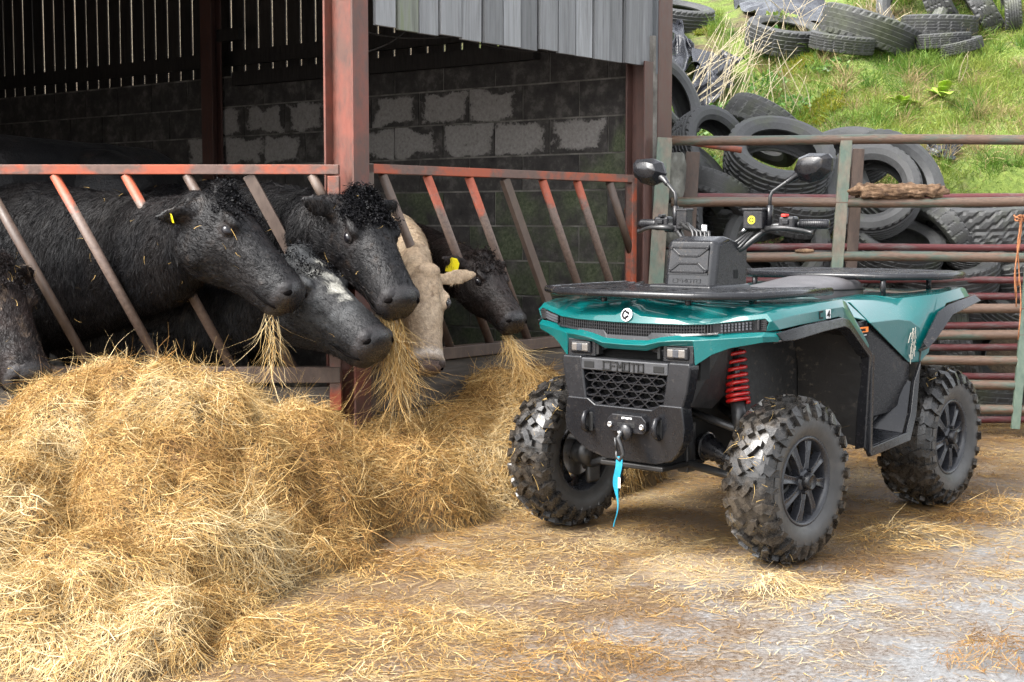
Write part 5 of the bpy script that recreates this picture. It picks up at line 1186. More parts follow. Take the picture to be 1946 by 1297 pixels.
# grey flecked cow under it
cow3, W3 = cow('grey black cow with white blaze, head low between the two big black heads', U_(572, 484, 6.60), U_(733, 646, 6.30), (.62, -.42, .66), [(U_(510, 565, 6.80), (.12, .18)), (U_(440, 590, 7.05), (.16, .23))], U_(340, 590, 7.35), (.22, .33), (.75, -.66), ((.006, .006, .007), (.016, .016, .017), (.04, .034, .029)), .9, curls=90, patch=spots, fur=30000, seed=3, ear=(-.6, .7, -.35), wisps=25)
# curly black cow by the post
cow4, W4 = cow('curly browed black cow reaching past the red post', U_(690, 376, 6.66), U_(775, 574, 6.36), (.6, -.72, .33), [(U_(612, 448, 6.82), (.145, .2)), (U_(545, 455, 7.15), (.19, .27))], U_(455, 470, 7.6), (.26, .36), (.6, -.8), BLK, 1.0, curls=750, fur=40000, seed=4, ear=(-.4, .85, .05), wisps=50, shag=1.15)
# cream calf
cow5, W5 = cow('cream coloured calf with its face down to the hay', U_(814, 515, 7.0), U_(820, 705, 6.84), (.45, -.87, .12), [(U_(785, 488, 7.3), (.085, .12)), (U_(762, 470, 7.6), (.12, .17))], U_(735, 480, 8.0), (.17, .24), (.3, -.95), ((.34, .25, .165), (.44, .345, .245), (.2, .135, .085), (.06, .048, .046)), .7, patch=creamp, fur=11000, seed=5, ear=(-.25, .95, -.02), earlen=.25, earn=(.25, 0, 1), eyes=1.15, eyepos=(.111, -.026), furlen=.012, wisps=10)
# dark brown calf with yellow tag
cow6, W6 = cow('dark brown calf with yellow ear tag near the barn corner', U_(921, 487, 7.46), U_(990, 612, 7.22), (.62, -.6, .45), [(U_(868, 512, 7.75), (.1, .14)), (U_(832, 505, 8.0), (.13, .18))], U_(795, 505, 8.35), (.17, .24), (.5, -.85), ((.012, .009, .0082), (.026, .017, .0145), (.05, .033, .024)), .68, tags=[(-1, .55, (.2, .25, -.1), 1.15)], curls=120, fur=26000, seed=6, ear=(-.28, .92, .0), wisps=30, earlen=.2)
# muddy cow at the picture edge
cow1, W1 = cow('mud caked dark cow cut by the edge of the picture', U_(-8, 500, 6.45), U_(70, 722, 6.2), (.66, -.6, .42), [(U_(-60, 560, 6.75), (.14, .2)), (U_(-140, 560, 7.0), (.18, .26))], U_(-240, 560, 7.3), (.25, .36), (.7, -.7), ((.011, .009, .009), (.026, .018, .016), (.13, .092, .064)), 1.0, curls=160, fur=26000, seed=7, ear=(-.4, .8, -.2), wisps=60, shag=1.1)
# standing behind in the dark
cow('black cow standing deep in the barn, only its back above the rail', (0, 0, 0), (0, .5, 0), (0, 0, 1), [], U_(210, 425, 8.4), (.3, .43), (.93, -.36), BLK, 1.1, headless=True, seed=8)
cow('black cow in the dark behind the first, shoulder at the picture edge', (0, 0, 0), (0, .5, 0), (0, 0, 1), [], U_(-30, 400, 7.95), (.26, .42), (-.5, -.86), BLK, 1.05, headless=True, seed=9)
# ================================================================ HAY
DOMES = [(-1.44, 6.0, .85, 1.05, .62), (-2.1, 5.7, .95, 1.25, .38), (-1.04, 5.95, .56, .76, .39), (-.64, 6.28, .5, .5, .25), (-.25, 6.9, .75, .56, .30), (.1, 7.3, .62, .6, .40),
         (-1.62, 5.1, .85, .75, .36), (-1.12, 5.0, .4, .36, .25), (-1.7, 4.42, 1.0, .56, .13), (-.86, 5.45, .34, .3, .15)]
def hay_z(X, Y, lumps=True):
    X = np.asarray(X, float); Y = np.asarray(Y, float)
    wx = X + .14 * fbm(X * 1.7, Y * 1.7, 0, 31, 3); wy = Y + .14 * fbm(X * 1.7, Y * 1.7, 0, 32, 3)
    acc = np.zeros(np.broadcast(X, Y).shape)
    for cx, cy, rx, ry, h in DOMES:
        d2 = ((wx - cx) / rx) ** 2 + ((wy - cy) / ry) ** 2
        z = h * np.clip(1 - d2, 0, 1) ** .55
        acc = acc + np.maximum(z, 0) ** 6
    z = acc ** (1 / 6)
    m = np.clip(z / .12, 0, 1)
    if lumps:
        # clods pulled off the bale: rounded lumps with creases between
        ux, uy = X + .12 * fbm(X * 2.5, Y * 2.5, 0, 37, 2), Y + .12 * fbm(X * 2.5, Y * 2.5, 0, 38, 2)
        cr = 1 - np.abs(vnoise(ux * 1.7, uy * 2.1, 0, 33)) * 1.6; cr2 = 1 - np.abs(vnoise(ux * 4.6, uy * 5.4, 0, 34)) * 1.6
        z = z + m * (.085 - .3 * np.clip(cr, 0, 1) ** 3 - .1 * np.clip(cr2, 0, 1) ** 2.5 + .05 * fbm(X * 6, Y * 6, 0, 39, 3))
        # drifts that hang in folds down the slope
        z = z + m * .055 * np.abs(vnoise(X * 7 + 2 * vnoise(X * 2, Y * 2, 0, 36), Y * 1.6, 0, 35))
    z = z * smooth(.26, .5, np.hypot(X - .25, Y - 6.12))          # kept clear of the front wheel
    return np.maximum(z, 0) * np.clip(z * 40, 0, 1)
m_hay = tint_mat('hay_strands', .65, trans=.22, spec=.25)
m_haybase = M('packed_hay', [(.3, (.05, .03, .012)), (.5, (.12, .076, .03)), (.7, (.22, .15, .066))], 30, 9, (.8, .95), .8, 70, .02, stretch=(1, 3, 1))
def inside(X, Y, pad=0.0): return (Y < 6.73 - pad) | (((X - P0.x) * N2.x + (Y - P0.y) * N2.y > .13 + pad) & (X > P0.x - .05))
xs = np.arange(-3.2, 1.0, .035); ys = np.arange(3.3, 8.2, .035); XX, YY = np.meshgrid(xs, ys); ZZ = hay_z(XX, YY); ZZ = np.where(inside(XX, YY), ZZ, np.minimum(ZZ, .3)) - .012
V = np.stack([XX, YY, ZZ], -1).reshape(-1, 3); nx, ny = len(xs), len(ys)
I = (np.arange(ny - 1)[:, None] * nx + np.arange(nx - 1)[None]).reshape(-1); Q = np.stack([I, I + 1, I + nx + 1, I + nx], -1)
zq = V[:, 2][Q].max(1); iq = inside(V[Q[:, 0], 0], V[Q[:, 0], 1]) ; Q = Q[(zq > -.005) & iq]
hay = link('hay_heap', fast_mesh('hay_heap', V, Q, m_haybase, smooth=True)); tag(hay, 'big golden heap of loose hay in front of the cattle', 'hay', kind='stuff')
def hay_tints(g, n, p, dark=0.0):
    pal = np.array([(.52, .375, .17), (.46, .305, .115), (.38, .23, .076), (.28, .155, .048), (.57, .455, .26), (.17, .09, .03)])
    q = .4 + .95 * fbm(p[:, 0] * 2.4, p[:, 1] * 2.4, p[:, 2] * 2.4, 41, 4) + g.normal(0, .22, n) + dark
    idx = np.clip((q * 5).astype(int), 0, 5); order = np.array([4, 0, 1, 2, 3, 5])
    return pal[order[idx]] * g.uniform(.7, 1.25, n)[:, None] * np.array([1.0, .98, .96])
def hay_on(n, seed, xr, yr, zfun, len_, wid, minz, lay=0.0, lift=(.02, .35), curl=1.1, nseg=4, keep=None, dark=0.0):
    g = np.random.default_rng(seed); X = g.uniform(*xr, n); Y = g.uniform(*yr, n); z = zfun(X, Y); e = .03
    gx = (zfun(X + e, Y) - zfun(X - e, Y)) / (2 * e); gy = (zfun(X, Y + e) - zfun(X, Y - e)) / (2 * e); gx, gy = np.clip(gx, -3, 3), np.clip(gy, -3, 3)
    k = (z > minz) & inside(X, Y) & (g.random(n) < np.sqrt(1 + gx ** 2 + gy ** 2) / 2.2) & (np.abs(X / Y) < .39)
    if keep is not None: k &= keep(X, Y, g)
    X, Y, z, gx, gy = X[k], Y[k], z[k], gx[k], gy[k]; m = len(X)
    nr = norm(np.stack([-gx, -gy, np.ones(m)], 1)); p = np.stack([X, Y, z + g.uniform(-.01, .03, m) * (z > .03)], 1)
    a = 2.6 * math.pi * fbm(X * 1.5, Y * 1.5, z * 1.5, seed, 3) + 1.6 * fbm(X * 7, Y * 7, z * 7, seed + 1, 2) + g.normal(0, .55, m)
    d = np.stack([np.cos(a), np.sin(a), np.zeros(m)], 1); fall = np.stack([-gx, -gy, np.zeros(m)], 1); d = d + fall * .55
    d = norm(d - nr * (d * nr).sum(1)[:, None]); d = norm(d + nr * g.uniform(*lift, m)[:, None] * g.choice([-.4, 1, 1], m)[:, None])
    L = g.uniform(*len_, m) * g.choice([.6, 1, 1, 1.5], m); w = g.uniform(*wid, m)
    v, q, sid, t = strands(p, d, nr, L, w, nseg, curl, .5, True, .7, seed + 5, wig=.8)
    floor_ = zfun(v[:, 0], v[:, 1]); v[:, 2] = np.maximum(v[:, 2], floor_ + .002 + .006 * (sid % 7) / 7)
    return v, q, hay_tints(g, m, p, dark)[sid]
def joinp(parts):
    off = 0; V, Q, C = [], [], []
    for v, q, c in parts: V.append(v); Q.append(q + off); C.append(c); off += len(v)
    return np.concatenate(V), np.concatenate(Q), np.concatenate(C)
v, q, c = joinp([hay_on(330000, 51, (-2.75, .75), (3.8, 7.7), hay_z, (.04, .13), (.0016, .0032), .02, lift=(-.02, .1), curl=1.9),
                 hay_on(26000, 52, (-2.75, .75), (3.8, 7.7), hay_z, (.08, .2), (.002, .0038), .05, lift=(.0, .22), curl=2.2, nseg=6)])
o = link('hay_strands', fast_mesh('hay_strands', v, q, m_hay, c), hay); o['kind'] = 'stuff'
# ---- straw trodden over the yard
flat0 = lambda X, Y: np.maximum(hay_z(X, Y), 0.0)
def yard(X, Y, g):
    edge = hay_z(X - .25, Y + .3) + hay_z(X - .1, Y + .15)
    dens = .3 + .7 * np.clip(.5 + 1.5 * fbm(X * 1.2, Y * 1.2, 0, 61, 4), 0, 1) + 1.5 * np.clip(edge * 3, 0, 1)
    dens = dens * np.clip(1.15 - .42 * np.clip(X - .3, 0, 4) * np.clip((5.9 - Y), 0, 2), .12, 1)
    dens = dens * np.where(fbm(X * 4, Y * 4, 0, 63, 2) > .12, 1.5, .55)
    return g.random(len(X)) < dens * (Y / 6)
v, q, c = joinp([hay_on(230000, 71, (-2.2, 3.3), (3.85, 9.3), flat0, (.03, .11), (.0024, .0046), -1, lift=(0, .12), curl=.8, nseg=3, keep=yard, dark=.06),
                 hay_on(52000, 72, (-2.2, 3.3), (3.85, 9.3), flat0, (.02, .06), (.003, .006), -1, lift=(0, .05), curl=.6, nseg=2, keep=yard, dark=.5)])
o = link('loose_straw', fast_mesh('loose_straw', v, q, m_hay, c)); tag(o, 'thin trodden straw scattered over the wet concrete yard', 'straw', kind='stuff')
# small tufts that lie by themselves on the concrete
def tuft(label, X, Y, r, n, seed, h=.04, dark=.1):
    zf = lambda x, y: h * np.clip(1 - ((x - X) / r) ** 2 - ((y - Y) / (r * .7)) ** 2, 0, 1) ** .7
    v, q, c = hay_on(n, seed, (X - r, X + r), (Y - r, Y + r), zf, (.03, .11), (.0018, .0034), .002, lift=(.0, .2), curl=1.6, dark=dark)
    tag(link('hay_tuft', fast_mesh('hay_tuft', v, q, m_hay, c)), label, 'hay', 'loose tufts of hay on the yard')
for lab, px, py, r, n, sd in (('matted tuft of hay lying beside the rear wheel', 1560 + 175, 1030, .26, 3400, 81), ('dark clump of hay on wet concrete at the right edge', 1905, 1255, .2, 2600, 82), ('scruffy hay patch against the gate foot', 1915, 985, .3, 4200, 83), ('flat wisp of hay below the near front wheel', 1475, 1125, .12, 900, 84), ('golden tuft of hay at the bottom middle of the yard', 1130, 1270, .22, 2200, 85), ('flat mat of hay in front of the heap', 700, 1215, .5, 9000, 86), ('thin drift of hay beside the heap foot', 790, 1085, .26, 3200, 87)):
    a = unproj(px, py, 5.0); k = -CAM_Z / (a.z - CAM_Z); tuft(lab, a.x * k, a.y * k, r, n, sd, .05 if r < .4 else .06, .12 if sd not in (82,) else .45)
# ---- hay hanging from the mouths
def mouthful(label, top, bot, wtop, wbot, n, seed, swirl=.02):
    g = np.random.default_rng(seed); top, bot = np.array(top), np.array(bot); t0 = g.random(n) ** 1.3 * .75; L = np.linalg.norm(bot - top)
    wd = wtop + (wbot - wtop) * t0; off = np.stack([g.normal(0, .5, n) * wd, g.normal(0, .4, n) * wd * .7, np.zeros(n)], 1)
    p = top + (bot - top) * t0[:, None] + off; p[:, 2] -= np.abs(off[:, 0]) * .3
    d = (bot - top) / L + np.stack([g.normal(0, .1, n), g.normal(0, .1, n), g.normal(0, .1, n)], 1)
    v, q, sid, t = strands(p, norm(d), norm(np.array([0, -1, .1]) + g.normal(0, .3, (n, 3))), g.uniform(.1, .3, n) * L / .35, g.uniform(.0018, .0032, n), 8, 1.3, .5, True, .7, seed, wig=2.2)
    c = hay_tints(g, n, p)[sid]; tag(link('hay_mouthful', fast_mesh('hay_mouthful', v, q, m_hay, c)), label, 'hay', 'hay hanging from the cattle mouths')
    return
mouthful('thin ragged wisp of hay hanging from the profile cow\'s mouth', W2((.47, -.03, -.185)), U_(518, 745, 6.25), .032, .03, 75, 91)
mouthful('thick beard of hay hanging from the curly browed cow\'s mouth', W4((.475, 0, -.19)), U_(768, 770, 6.42), .065, .042, 520, 92)
mouthful('loose trail of hay falling from the brown calf\'s mouth', W6((.47, 0, -.19)), U_(1012, 735, 7.1), .028, .05, 260, 93)
# ================================================================ BANK: tyres, plants, plastic
m_old, t, b = nodes_of('weathered_tyre_rubber'); v = coords(t, 1, (1, 1, 1), 'Object', True)
n = noise(t, v, 3.2, 7, .7); n2 = noise(t, v, 38, 6, .75)
c = ramp(t, n2, [(.3, (.03, .0305, .031)), (.7, (.072, .073, .073))]); c = mixc(t, ramp(t, n, [(.5, 0.0), (.68, .8)]), c, ramp(t, n2, [(.3, (.035, .042, .022)), (.7, (.085, .093, .058))]))
t.links.new(c, b.inputs['Base Color']); t.links.new(ramp(t, n2, [(.3, .4), (.7, .75)]), b.inputs['Roughness']); bump(t, b, n2, .3, .004)
def tyre_mesh(kind, r=.33, w=.2, hole=.2):
    n = 120; h = w / 2; th = .014
    cols = [-.9, -.62, -.58, -.3, -.26, 0, .04, .3, .34, .6, .64, .9] if kind != 2 else list(np.linspace(-.9, .9, 13))
    rows = []
    for k in range(n):
        a = 2 * math.pi * k / n; row = []
        pr = [(-h * .72, hole), (-h * .96, hole + (r - hole) * .25), (-h * 1.06, hole + (r - hole) * .55), (-h * .98, r - .02)]
        for i, u in enumerate(cols):
            rr = r - .012 * abs(u) ** 3; g_ = 0
            if kind == 0: g_ = (i in (2, 4, 6, 8, 10) ) * 0; g_ = 1 if i in (1, 3, 5, 7, 9) and False else 0
            if kind in (0, 1):
                if i in (1, 2) : g_ = 1 if i == 2 else 0
                if i in (4, 6, 8, 10): g_ = 1
                if kind == 1 and k % 4 == 0 and i in (0, 1, 10, 11): g_ = 1
                if kind == 0 and k % 3 == 0 and i in (0, 11): g_ = 1
                if kind == 1 and (k + 2) % 6 == 0 and 3 <= i <= 8: g_ = 1
            else:
                ph = (k + (i * 1.5 if i < 6 else (12 - i) * 1.5)) % 5; g_ = 1 if ph < 1.5 or i == 6 else 0
            row.append((u * h, rr - .009 * g_))
        pr += row + [(h * .98, r - .02), (h * 1.06, hole + (r - hole) * .55), (h * .96, hole + (r - hole) * .25), (h * .72, hole), (h * .6, hole + .004), (h * .86, hole + (r - hole) * .5), (h * .75, r - .03), (0, r - .026), (-h * .75, r - .03), (-h * .86, hole + (r - hole) * .5), (-h * .6, hole + .004)]
        rows.append([(q * math.cos(a), q * math.sin(a), x) for x, q in pr])
    m = len(rows[0]); vs = [p for q in rows for p in q]; fs = []
    for k in range(n):
        k2 = (k + 1) % n
        for i in range(m): j = (i + 1) % m; fs.append((k * m + i, k * m + j, k2 * m + j, k2 * m + i))
    return MB().add(vs, fs).mesh('tyre', m_old)
TM = [tyre_mesh(0), tyre_mesh(1, .33, .22, .21), tyre_mesh(2, .36, .25, .22), tyre_mesh(1, .33, .17, .2)]
def old_tyre(label, px, py, Y, ax, mesh=0, s=1.0, spin=0.0):
    if Y > 10.5:                                                  # tyres up on the grass rest where the bank is
        h_ = bank_hit(px, py + 18); s = s * h_.y / Y; Y = h_.y - .05
    o = link('tyre', TM[mesh]); o.location = U_(px, py, Y); q = Vector(ax).normalized().to_track_quat('Z', 'Y'); o.rotation_mode = 'QUATERNION'
    from mathutils import Quaternion
    o.rotation_quaternion = q @ Quaternion((0, 0, 1), spin); o.scale = (s,) * 3; tag(o, label, 'tyre', 'old tyres dumped on the bank'); return o
TY = [  # label, px, py, depth, axis, tread, scale
 ('round tyre lying flat on the bank with weeds in its hole', 1490, 70, 11.6, (.1, -.35, .93), 1, .93),
 ('long black tyre leaning with its whole tread shown', 1652, 62, 12.2, (.32, -.12, .94), 0, 1.28),
 ('upright tyre on the bank top with its hole facing the yard', 1735, 12, 13.2, (-.25, -.95, .2), 0, .98),
 ('leaning tyre wedged behind the upright one on the bank top', 1800, -5, 13.5, (.75, -.6, .3), 1, 1.05),
 ('steeply leaning bald tyre at the top right of the heap', 1868, 18, 13.0, (.82, -.3, .5), 3, 1.05),
 ('straw covered tyre lying flat on the bank top', 1785, 50, 12.6, (.02, -.1, .99), 3, 1.0),
 ('thin tyre pressed under the straw covered one', 1792, 78, 12.5, (-.06, -.1, .99), 3, .72),
 ('small half buried tyre at the end of the top row', 1826, 88, 12.3, (-.25, -.12, .96), 3, .56),
 ('upright tyre standing at the far top right', 1922, 20, 13.2, (.96, -.25, .1), 0, .7),
 ('flat tyre beside the barn post at the bank top', 1286, 32, 11.5, (.12, -.3, .95), 0, .9),
 ('thin buried tyre just right of the weed filled one', 1600, 82, 11.8, (.1, -.2, .97), 3, .8),
 ('mossy tyre leaning against the barn post', 1268, 190, 10.2, (.75, -.55, .4), 0, .95),
 ('mossy tyre tilted up behind the left gate stile', 1352, 285, 9.75, (.55, -.75, .35), 1, .9),
 ('tyre tread sticking up behind the large tilted tyre', 1450, 248, 10.2, (.55, .2, .8), 1, .95),
 ('large tilted tyre with green rim lying open to the sky', 1480, 305, 9.55, (.08, -.62, .78), 1, 1.1),
 ('pale tyre with wide open hole behind the gate uprights', 1655, 365, 9.5, (-.25, -.86, .44), 0, 1.0),
 ('big tyre arching behind the pale open one', 1690, 350, 9.85, (.35, -.8, .5), 1, 1.15),
 ('tyre stuffed low between the left gate uprights', 1352, 375, 9.5, (.4, .3, .87), 0, .85),
 ('tyre with square shoulder blocks under the large tilted tyre', 1500, 395, 9.45, (.15, -.35, .92), 1, .95),
 ('grey tyre facing the yard behind the handlebar', 1475, 470, 9.35, (-.2, -.93, .3), 1, 1.05),
 ('upright tyre at the left foot of the heap', 1338, 450, 9.4, (.85, -.45, .25), 0, .95),
 ('ribbed tyre lying low behind the third gate rail', 1705, 472, 9.4, (.08, -.42, .9), 1, .92),
 ('small tyre leaning beside the ribbed one', 1797, 448, 9.5, (.8, .1, .55), 3, .75),
 ('zigzag treaded tyre at the right of the heap', 1872, 428, 9.65, (-.05, -.1, .99), 2, 1.12),
 ('small ring like tyre on top of the flat one', 1852, 478, 9.4, (-.1, -.4, .9), 3, .62),
 ('wide flat tyre just above the rear rack', 1795, 520, 9.35, (-.1, -.28, .95), 0, 1.05),
 ('tyre cut by the right picture edge below the zigzag one', 1930, 500, 9.5, (-.3, -.3, .9), 1, .95),
 ('bald tyre low at the right edge behind the gate', 1915, 560, 9.45, (.35, -.6, .7), 0, 1.0),
 ('upright tyre behind the lower gate rails', 1822, 650, 9.4, (.9, -.35, .2), 1, .9),
 ('dark tyre behind the rear mudguard', 1725, 625, 9.4, (.7, -.6, .4), 0, .95),
 ('tyre in shade behind the lower rails at the right edge', 1925, 668, 9.5, (-.5, -.75, .4), 0, .95),
 ('tyre lying flat in shade at the foot of the heap', 1850, 745, 9.55, (.1, -.1, .99), 1, 1.0),
 ('dark tyre at the foot of the heap behind the seat', 1560, 520, 9.5, (.2, -.5, .85), 1, 1.0),
 ('tyre half hidden behind the dashboard pod', 1420, 540, 9.5, (-.3, -.5, .8), 0, .95)]
TY += [('tyre wedged behind the left gate upright under the mossy one', 1300, 330, 9.7, (.5, -.5, .7), 0, .95), ('tyre lying under the large tilted one', 1420, 405, 9.75, (-.15, -.3, .95), 1, 1.0),
 ('worn tyre standing on edge behind the brake lever', 1575, 440, 9.6, (.55, -.8, .2), 1, 1.0), ('tyre lying behind the second gate upright', 1610, 300, 9.95, (-.2, -.5, .85), 0, .9),
 ('tyre lying deep behind the seat', 1640, 540, 9.7, (.1, -.3, .95), 1, 1.05), ('tyre lying on its side below the wide flat one', 1840, 585, 9.6, (.05, -.25, .96), 0, 1.05),
 ('tyre leaning right at the picture edge above the bald one', 1950, 455, 9.9, (.4, -.3, .85), 1, 1.0), ('tyre upside down at the very foot of the heap', 1780, 720, 9.7, (.2, -.3, .93), 0, 1.0)]
for i, a in enumerate(TY): old_tyre(*a, spin=i * 1.3)
# ---- grass
m_grass = tint_mat('grass_blades', .5, trans=.35, spec=.3)
def place(n, seed, xr, yr, dens):
    g = np.random.default_rng(seed); X = g.uniform(*xr, n); Y = g.uniform(*yr, n); e = .05; z = bank_z(X, Y)
    gx = np.clip((bank_z(X + e, Y) - bank_z(X - e, Y)) / (2 * e), -3, 3); gy = np.clip((bank_z(X, Y + e) - bank_z(X, Y - e)) / (2 * e), -3, 3)
    k = dens(X, Y, z, g) & (z > .9); X, Y, z, gx, gy = X[k], Y[k], z[k], gx[k], gy[k]
    return g, np.stack([X, Y, z - .03], 1), norm(np.stack([-gx, -gy, np.ones(len(X))], 1))
def off_sheets(X, Y, z):
    px = 973 + FPX * X / Y; py = 417 - FPX * (z - CAM_Z) / Y
    bad = np.zeros(len(X), bool)
    for a, b_, c_, d_ in ((1255, 40, 1335, 165), (1308, 112, 1415, 232), (1365, -40, 1595, 64)): bad |= (px > a) & (px < c_) & (py > b_) & (py < d_)
    return ~bad
def gd(X, Y, z, g): return off_sheets(X, Y, z) & (np.abs(X / Y - .24) < .17) & (g.random(len(X)) < np.clip(.6 + 1.6 * fbm(X * 1.1, Y * 1.1, 0, 101, 4), .12, 1))
g, p, nr = place(150000, 102, (.4, 5.8), (10.1, 15.5), gd); m = len(p)
d = norm(nr * .6 + np.array([0, -.25, .7]) + g.normal(0, .38, (m, 3)))
L = g.uniform(.035, .10, m) * (1 + 1.3 * np.clip(fbm(p[:, 0] * 2, p[:, 1] * 2, 0, 103, 3), -.5, 1))
v, q, sid, tt = strands(p, d, norm(np.array([0, -1., .4]) + g.normal(0, .5, (m, 3))), L, g.uniform(.005, .0095, m), 2, .7, .5, True, .6, 104)
w = np.clip(.45 + 1.1 * fbm(p[:, 0] * 1.6, p[:, 1] * 1.6, 0, 105, 4) + g.normal(0, .2, m), 0, 1)[:, None]
c = np.array((.075, .17, .022)) * (1 - w) + np.array((.30, .34, .075)) * w; dry = (g.random(m) < np.clip(.08 + .9 * fbm(p[:, 0] * 1.3, p[:, 1] * 1.3, 0, 107, 3), .03, .6))[:, None]; c = np.where(dry, np.array((.36, .29, .14)), c) * g.uniform(.75, 1.25, m)[:, None]
parts = [(v, q, c[sid])]
# long dead grass hanging over the lip
def lipd(X, Y, z, g):
    s = (X - KC.x) * D2.x + (Y - KC.y) * D2.y; u = np.minimum(Y - 10.15, s - 1.05)
    return (u > .15) & (u < .75) & (X > 1.9) & (g.random(len(X)) < np.clip(.35 + 1.3 * fbm(X * 1.6, Y * 1.6, 0, 111, 3), 0, 1))
g, p, nr = place(14000, 112, (1.7, 5.2), (10.1, 11.2), lipd); m = len(p)
v, q, sid, tt = strands(p, norm(nr * .5 + np.array([0, -.8, .45]) + g.normal(0, .35, (m, 3))), norm(np.array([0, -1., .4]) + g.normal(0, .4, (m, 3))), g.uniform(.14, .34, m), g.uniform(.004, .007, m), 5, .5, 1.3, True, .6, 113)
parts.append((v, q, (np.where((g.random(m) < .35)[:, None], np.array((.17, .24, .05)), np.array((.44, .33, .17))) * g.uniform(.55, 1.2, m)[:, None])[sid]))
# tussocks of longer grass, some of them dead
g = np.random.default_rng(181); nt_ = 330; X0 = g.uniform(1.0, 5.6, nt_); Y0 = g.uniform(10.5, 15, nt_); per = 55; X = np.repeat(X0, per) + g.normal(0, .035, nt_ * per); Y = np.repeat(Y0, per) + g.normal(0, .035, nt_ * per); z = bank_z(X, Y); m = len(X)
ok = off_sheets(X, Y, z); X, Y, z = X[ok], Y[ok], z[ok]; tid = np.repeat(np.arange(nt_), per)[ok]; m = len(X); sz = g.uniform(.09, .24, nt_)[tid]
d = norm(np.stack([(X - X0[tid]) * 9, (Y - Y0[tid]) * 9 - .25, np.ones(m)], 1) + g.normal(0, .25, (m, 3)))
v, q, sid, tt = strands(np.stack([X, Y, z - .02], 1), d, norm(np.array([0, -1., .4]) + g.normal(0, .5, (m, 3))), sz * g.uniform(.6, 1.2, m), g.uniform(.004, .008, m), 4, .5, .9, True, .6, 182)
kd = (g.random(nt_) < .38)[tid]; w = g.random(nt_)[tid][:, None]; c = np.where(kd[:, None], np.array((.34, .26, .13)), np.array((.06, .15, .02)) * (1 - w) + np.array((.2, .3, .05)) * w) * g.uniform(.6, 1.25, m)[:, None]; parts.append((v, q, c[sid]))
v, q, c = joinp(parts); o = link('grass', fast_mesh('grass', v, q, m_grass, c)); tag(o, 'bright wet grass covering the bank', 'grass', kind='stuff')
# yellow moss patches
for i, (px, py, r) in enumerate(((1520, 128, .2), (1556, 215, .2), (1345, 62, .13))):
    h_ = bank_hit(px, py); g = np.random.default_rng(160 + i); n = 1500; a = g.uniform(0, 6.28, n); rr = r * np.sqrt(g.random(n)) * (.6 + .6 * np.abs(vnoise(a * 1.3, i * 9.0, 0, 3))); X, Y = h_.x + rr * np.cos(a) * 1.3, h_.y + rr * np.sin(a) * .8
    v, q, sid, tt = strands(np.stack([X, Y, bank_z(X, Y) + .01], 1), norm(np.array([0, -.3, 1.]) + g.normal(0, .6, (n, 3))), norm(np.array([0, -1., .4]) + g.normal(0, .5, (n, 3))), g.uniform(.02, .055, n), g.uniform(.006, .012, n), 2, .8, .3, True, .6, 165)
    c = (np.array((.3, .27, .02)) + (np.array((.14, .2, .025)) - np.array((.3, .27, .02))) * g.random(n)[:, None]) * g.uniform(.6, 1.2, n)[:, None]
    tag(link('moss_patch', fast_mesh('moss_patch', v, q, m_grass, c[sid])), ['yellow moss patch below the weed filled tyre', 'yellow green moss patch half way down the bank', 'brown yellow moss tuft by the black plastic'][i], 'moss', 'moss patches on the bank')
# ---- leafy plants: clumps of separate leaves
m_leaf = tint_mat('leaf_green', .4, trans=.3, spec=.4)
def leaves(name, label, centre, r, n, size, cols, seed, up=.5, group=None, aspect=.6):
    g = np.random.default_rng(seed); C0 = np.array(centre); q3 = g.normal(0, 1, (n, 3)); q3 = norm(q3) * (g.random(n) ** .45)[:, None] * np.array(r)
    p = C0 + q3; d = norm(norm(q3) + np.array([0, -.3, up]) + g.normal(0, .4, (n, 3))); nr = norm(np.array([0, -.75, .65]) + g.normal(0, .45, (n, 3))); nr = norm(nr - d * (nr * d).sum(1)[:, None]); sd = np.cross(d, nr)
    L = g.uniform(.6, 1.25, n)[:, None] * size; V = []
    prof = ((0, .02, 0), (.25, .42, .03), (.55, .5, .05), (.8, .3, .03), (1, .02, -.04))
    for t_, w_, lf in prof: V += [p + d * L * t_ - sd * L * w_ * aspect + nr * L * lf, p + d * L * t_ + sd * L * w_ * aspect + nr * L * lf]
    V = np.stack(V, 1); b0 = (np.arange(n) * 10)[:, None]; Q = np.concatenate([np.stack([b0 + 2 * i, b0 + 2 * i + 1, b0 + 2 * i + 3, b0 + 2 * i + 2], -1) for i in range(4)], 1).reshape(-1, 4)
    w = g.random(n)[:, None]; c = (np.array(cols[0]) * (1 - w) + np.array(cols[1]) * w); root = empty(name, centre); tag(root, label, 'plant', group)
    o = link('foliage', fast_mesh('foliage', V.reshape(-1, 3) - C0, Q, m_leaf, np.repeat(c, 10, 0)), root); o['kind'] = 'stuff'
    st = MB()
    for k in range(6): st.tube([(g.normal(0, .02), g.normal(0, .02), -.15), (q3[k, 0] * .5, q3[k, 1] * .5, q3[k, 2] * .4), tuple(q3[k] * .9)], [.004, .003, .002], 5)
    st.build('stem', m_leaf0, root)
    return root
m_leaf0 = M('plant_stem_green', [(.3, (.08, .13, .03)), (.7, (.14, .2, .05))], 20, rough=(.5, .7))
def onbank(px, py, Y, dz=0):
    a = bank_hit(px, py); return (a.x, a.y, a.z + dz)
GR = ((.05, .13, .025), (.13, .25, .05))
leaves('nettle_plant', 'dark green nettles growing against the round flat tyre', bank_hit(1458, 112) + Vector((0, -.12, .08)), (.14, .1, .16), 130, .055, GR, 121)
leaves('creeping_plant', 'low green creeper over the black plastic edge', bank_hit(1380, 222) + Vector((0, -.06, .03)), (.2, .12, .09), 220, .036, GR, 122, .6)
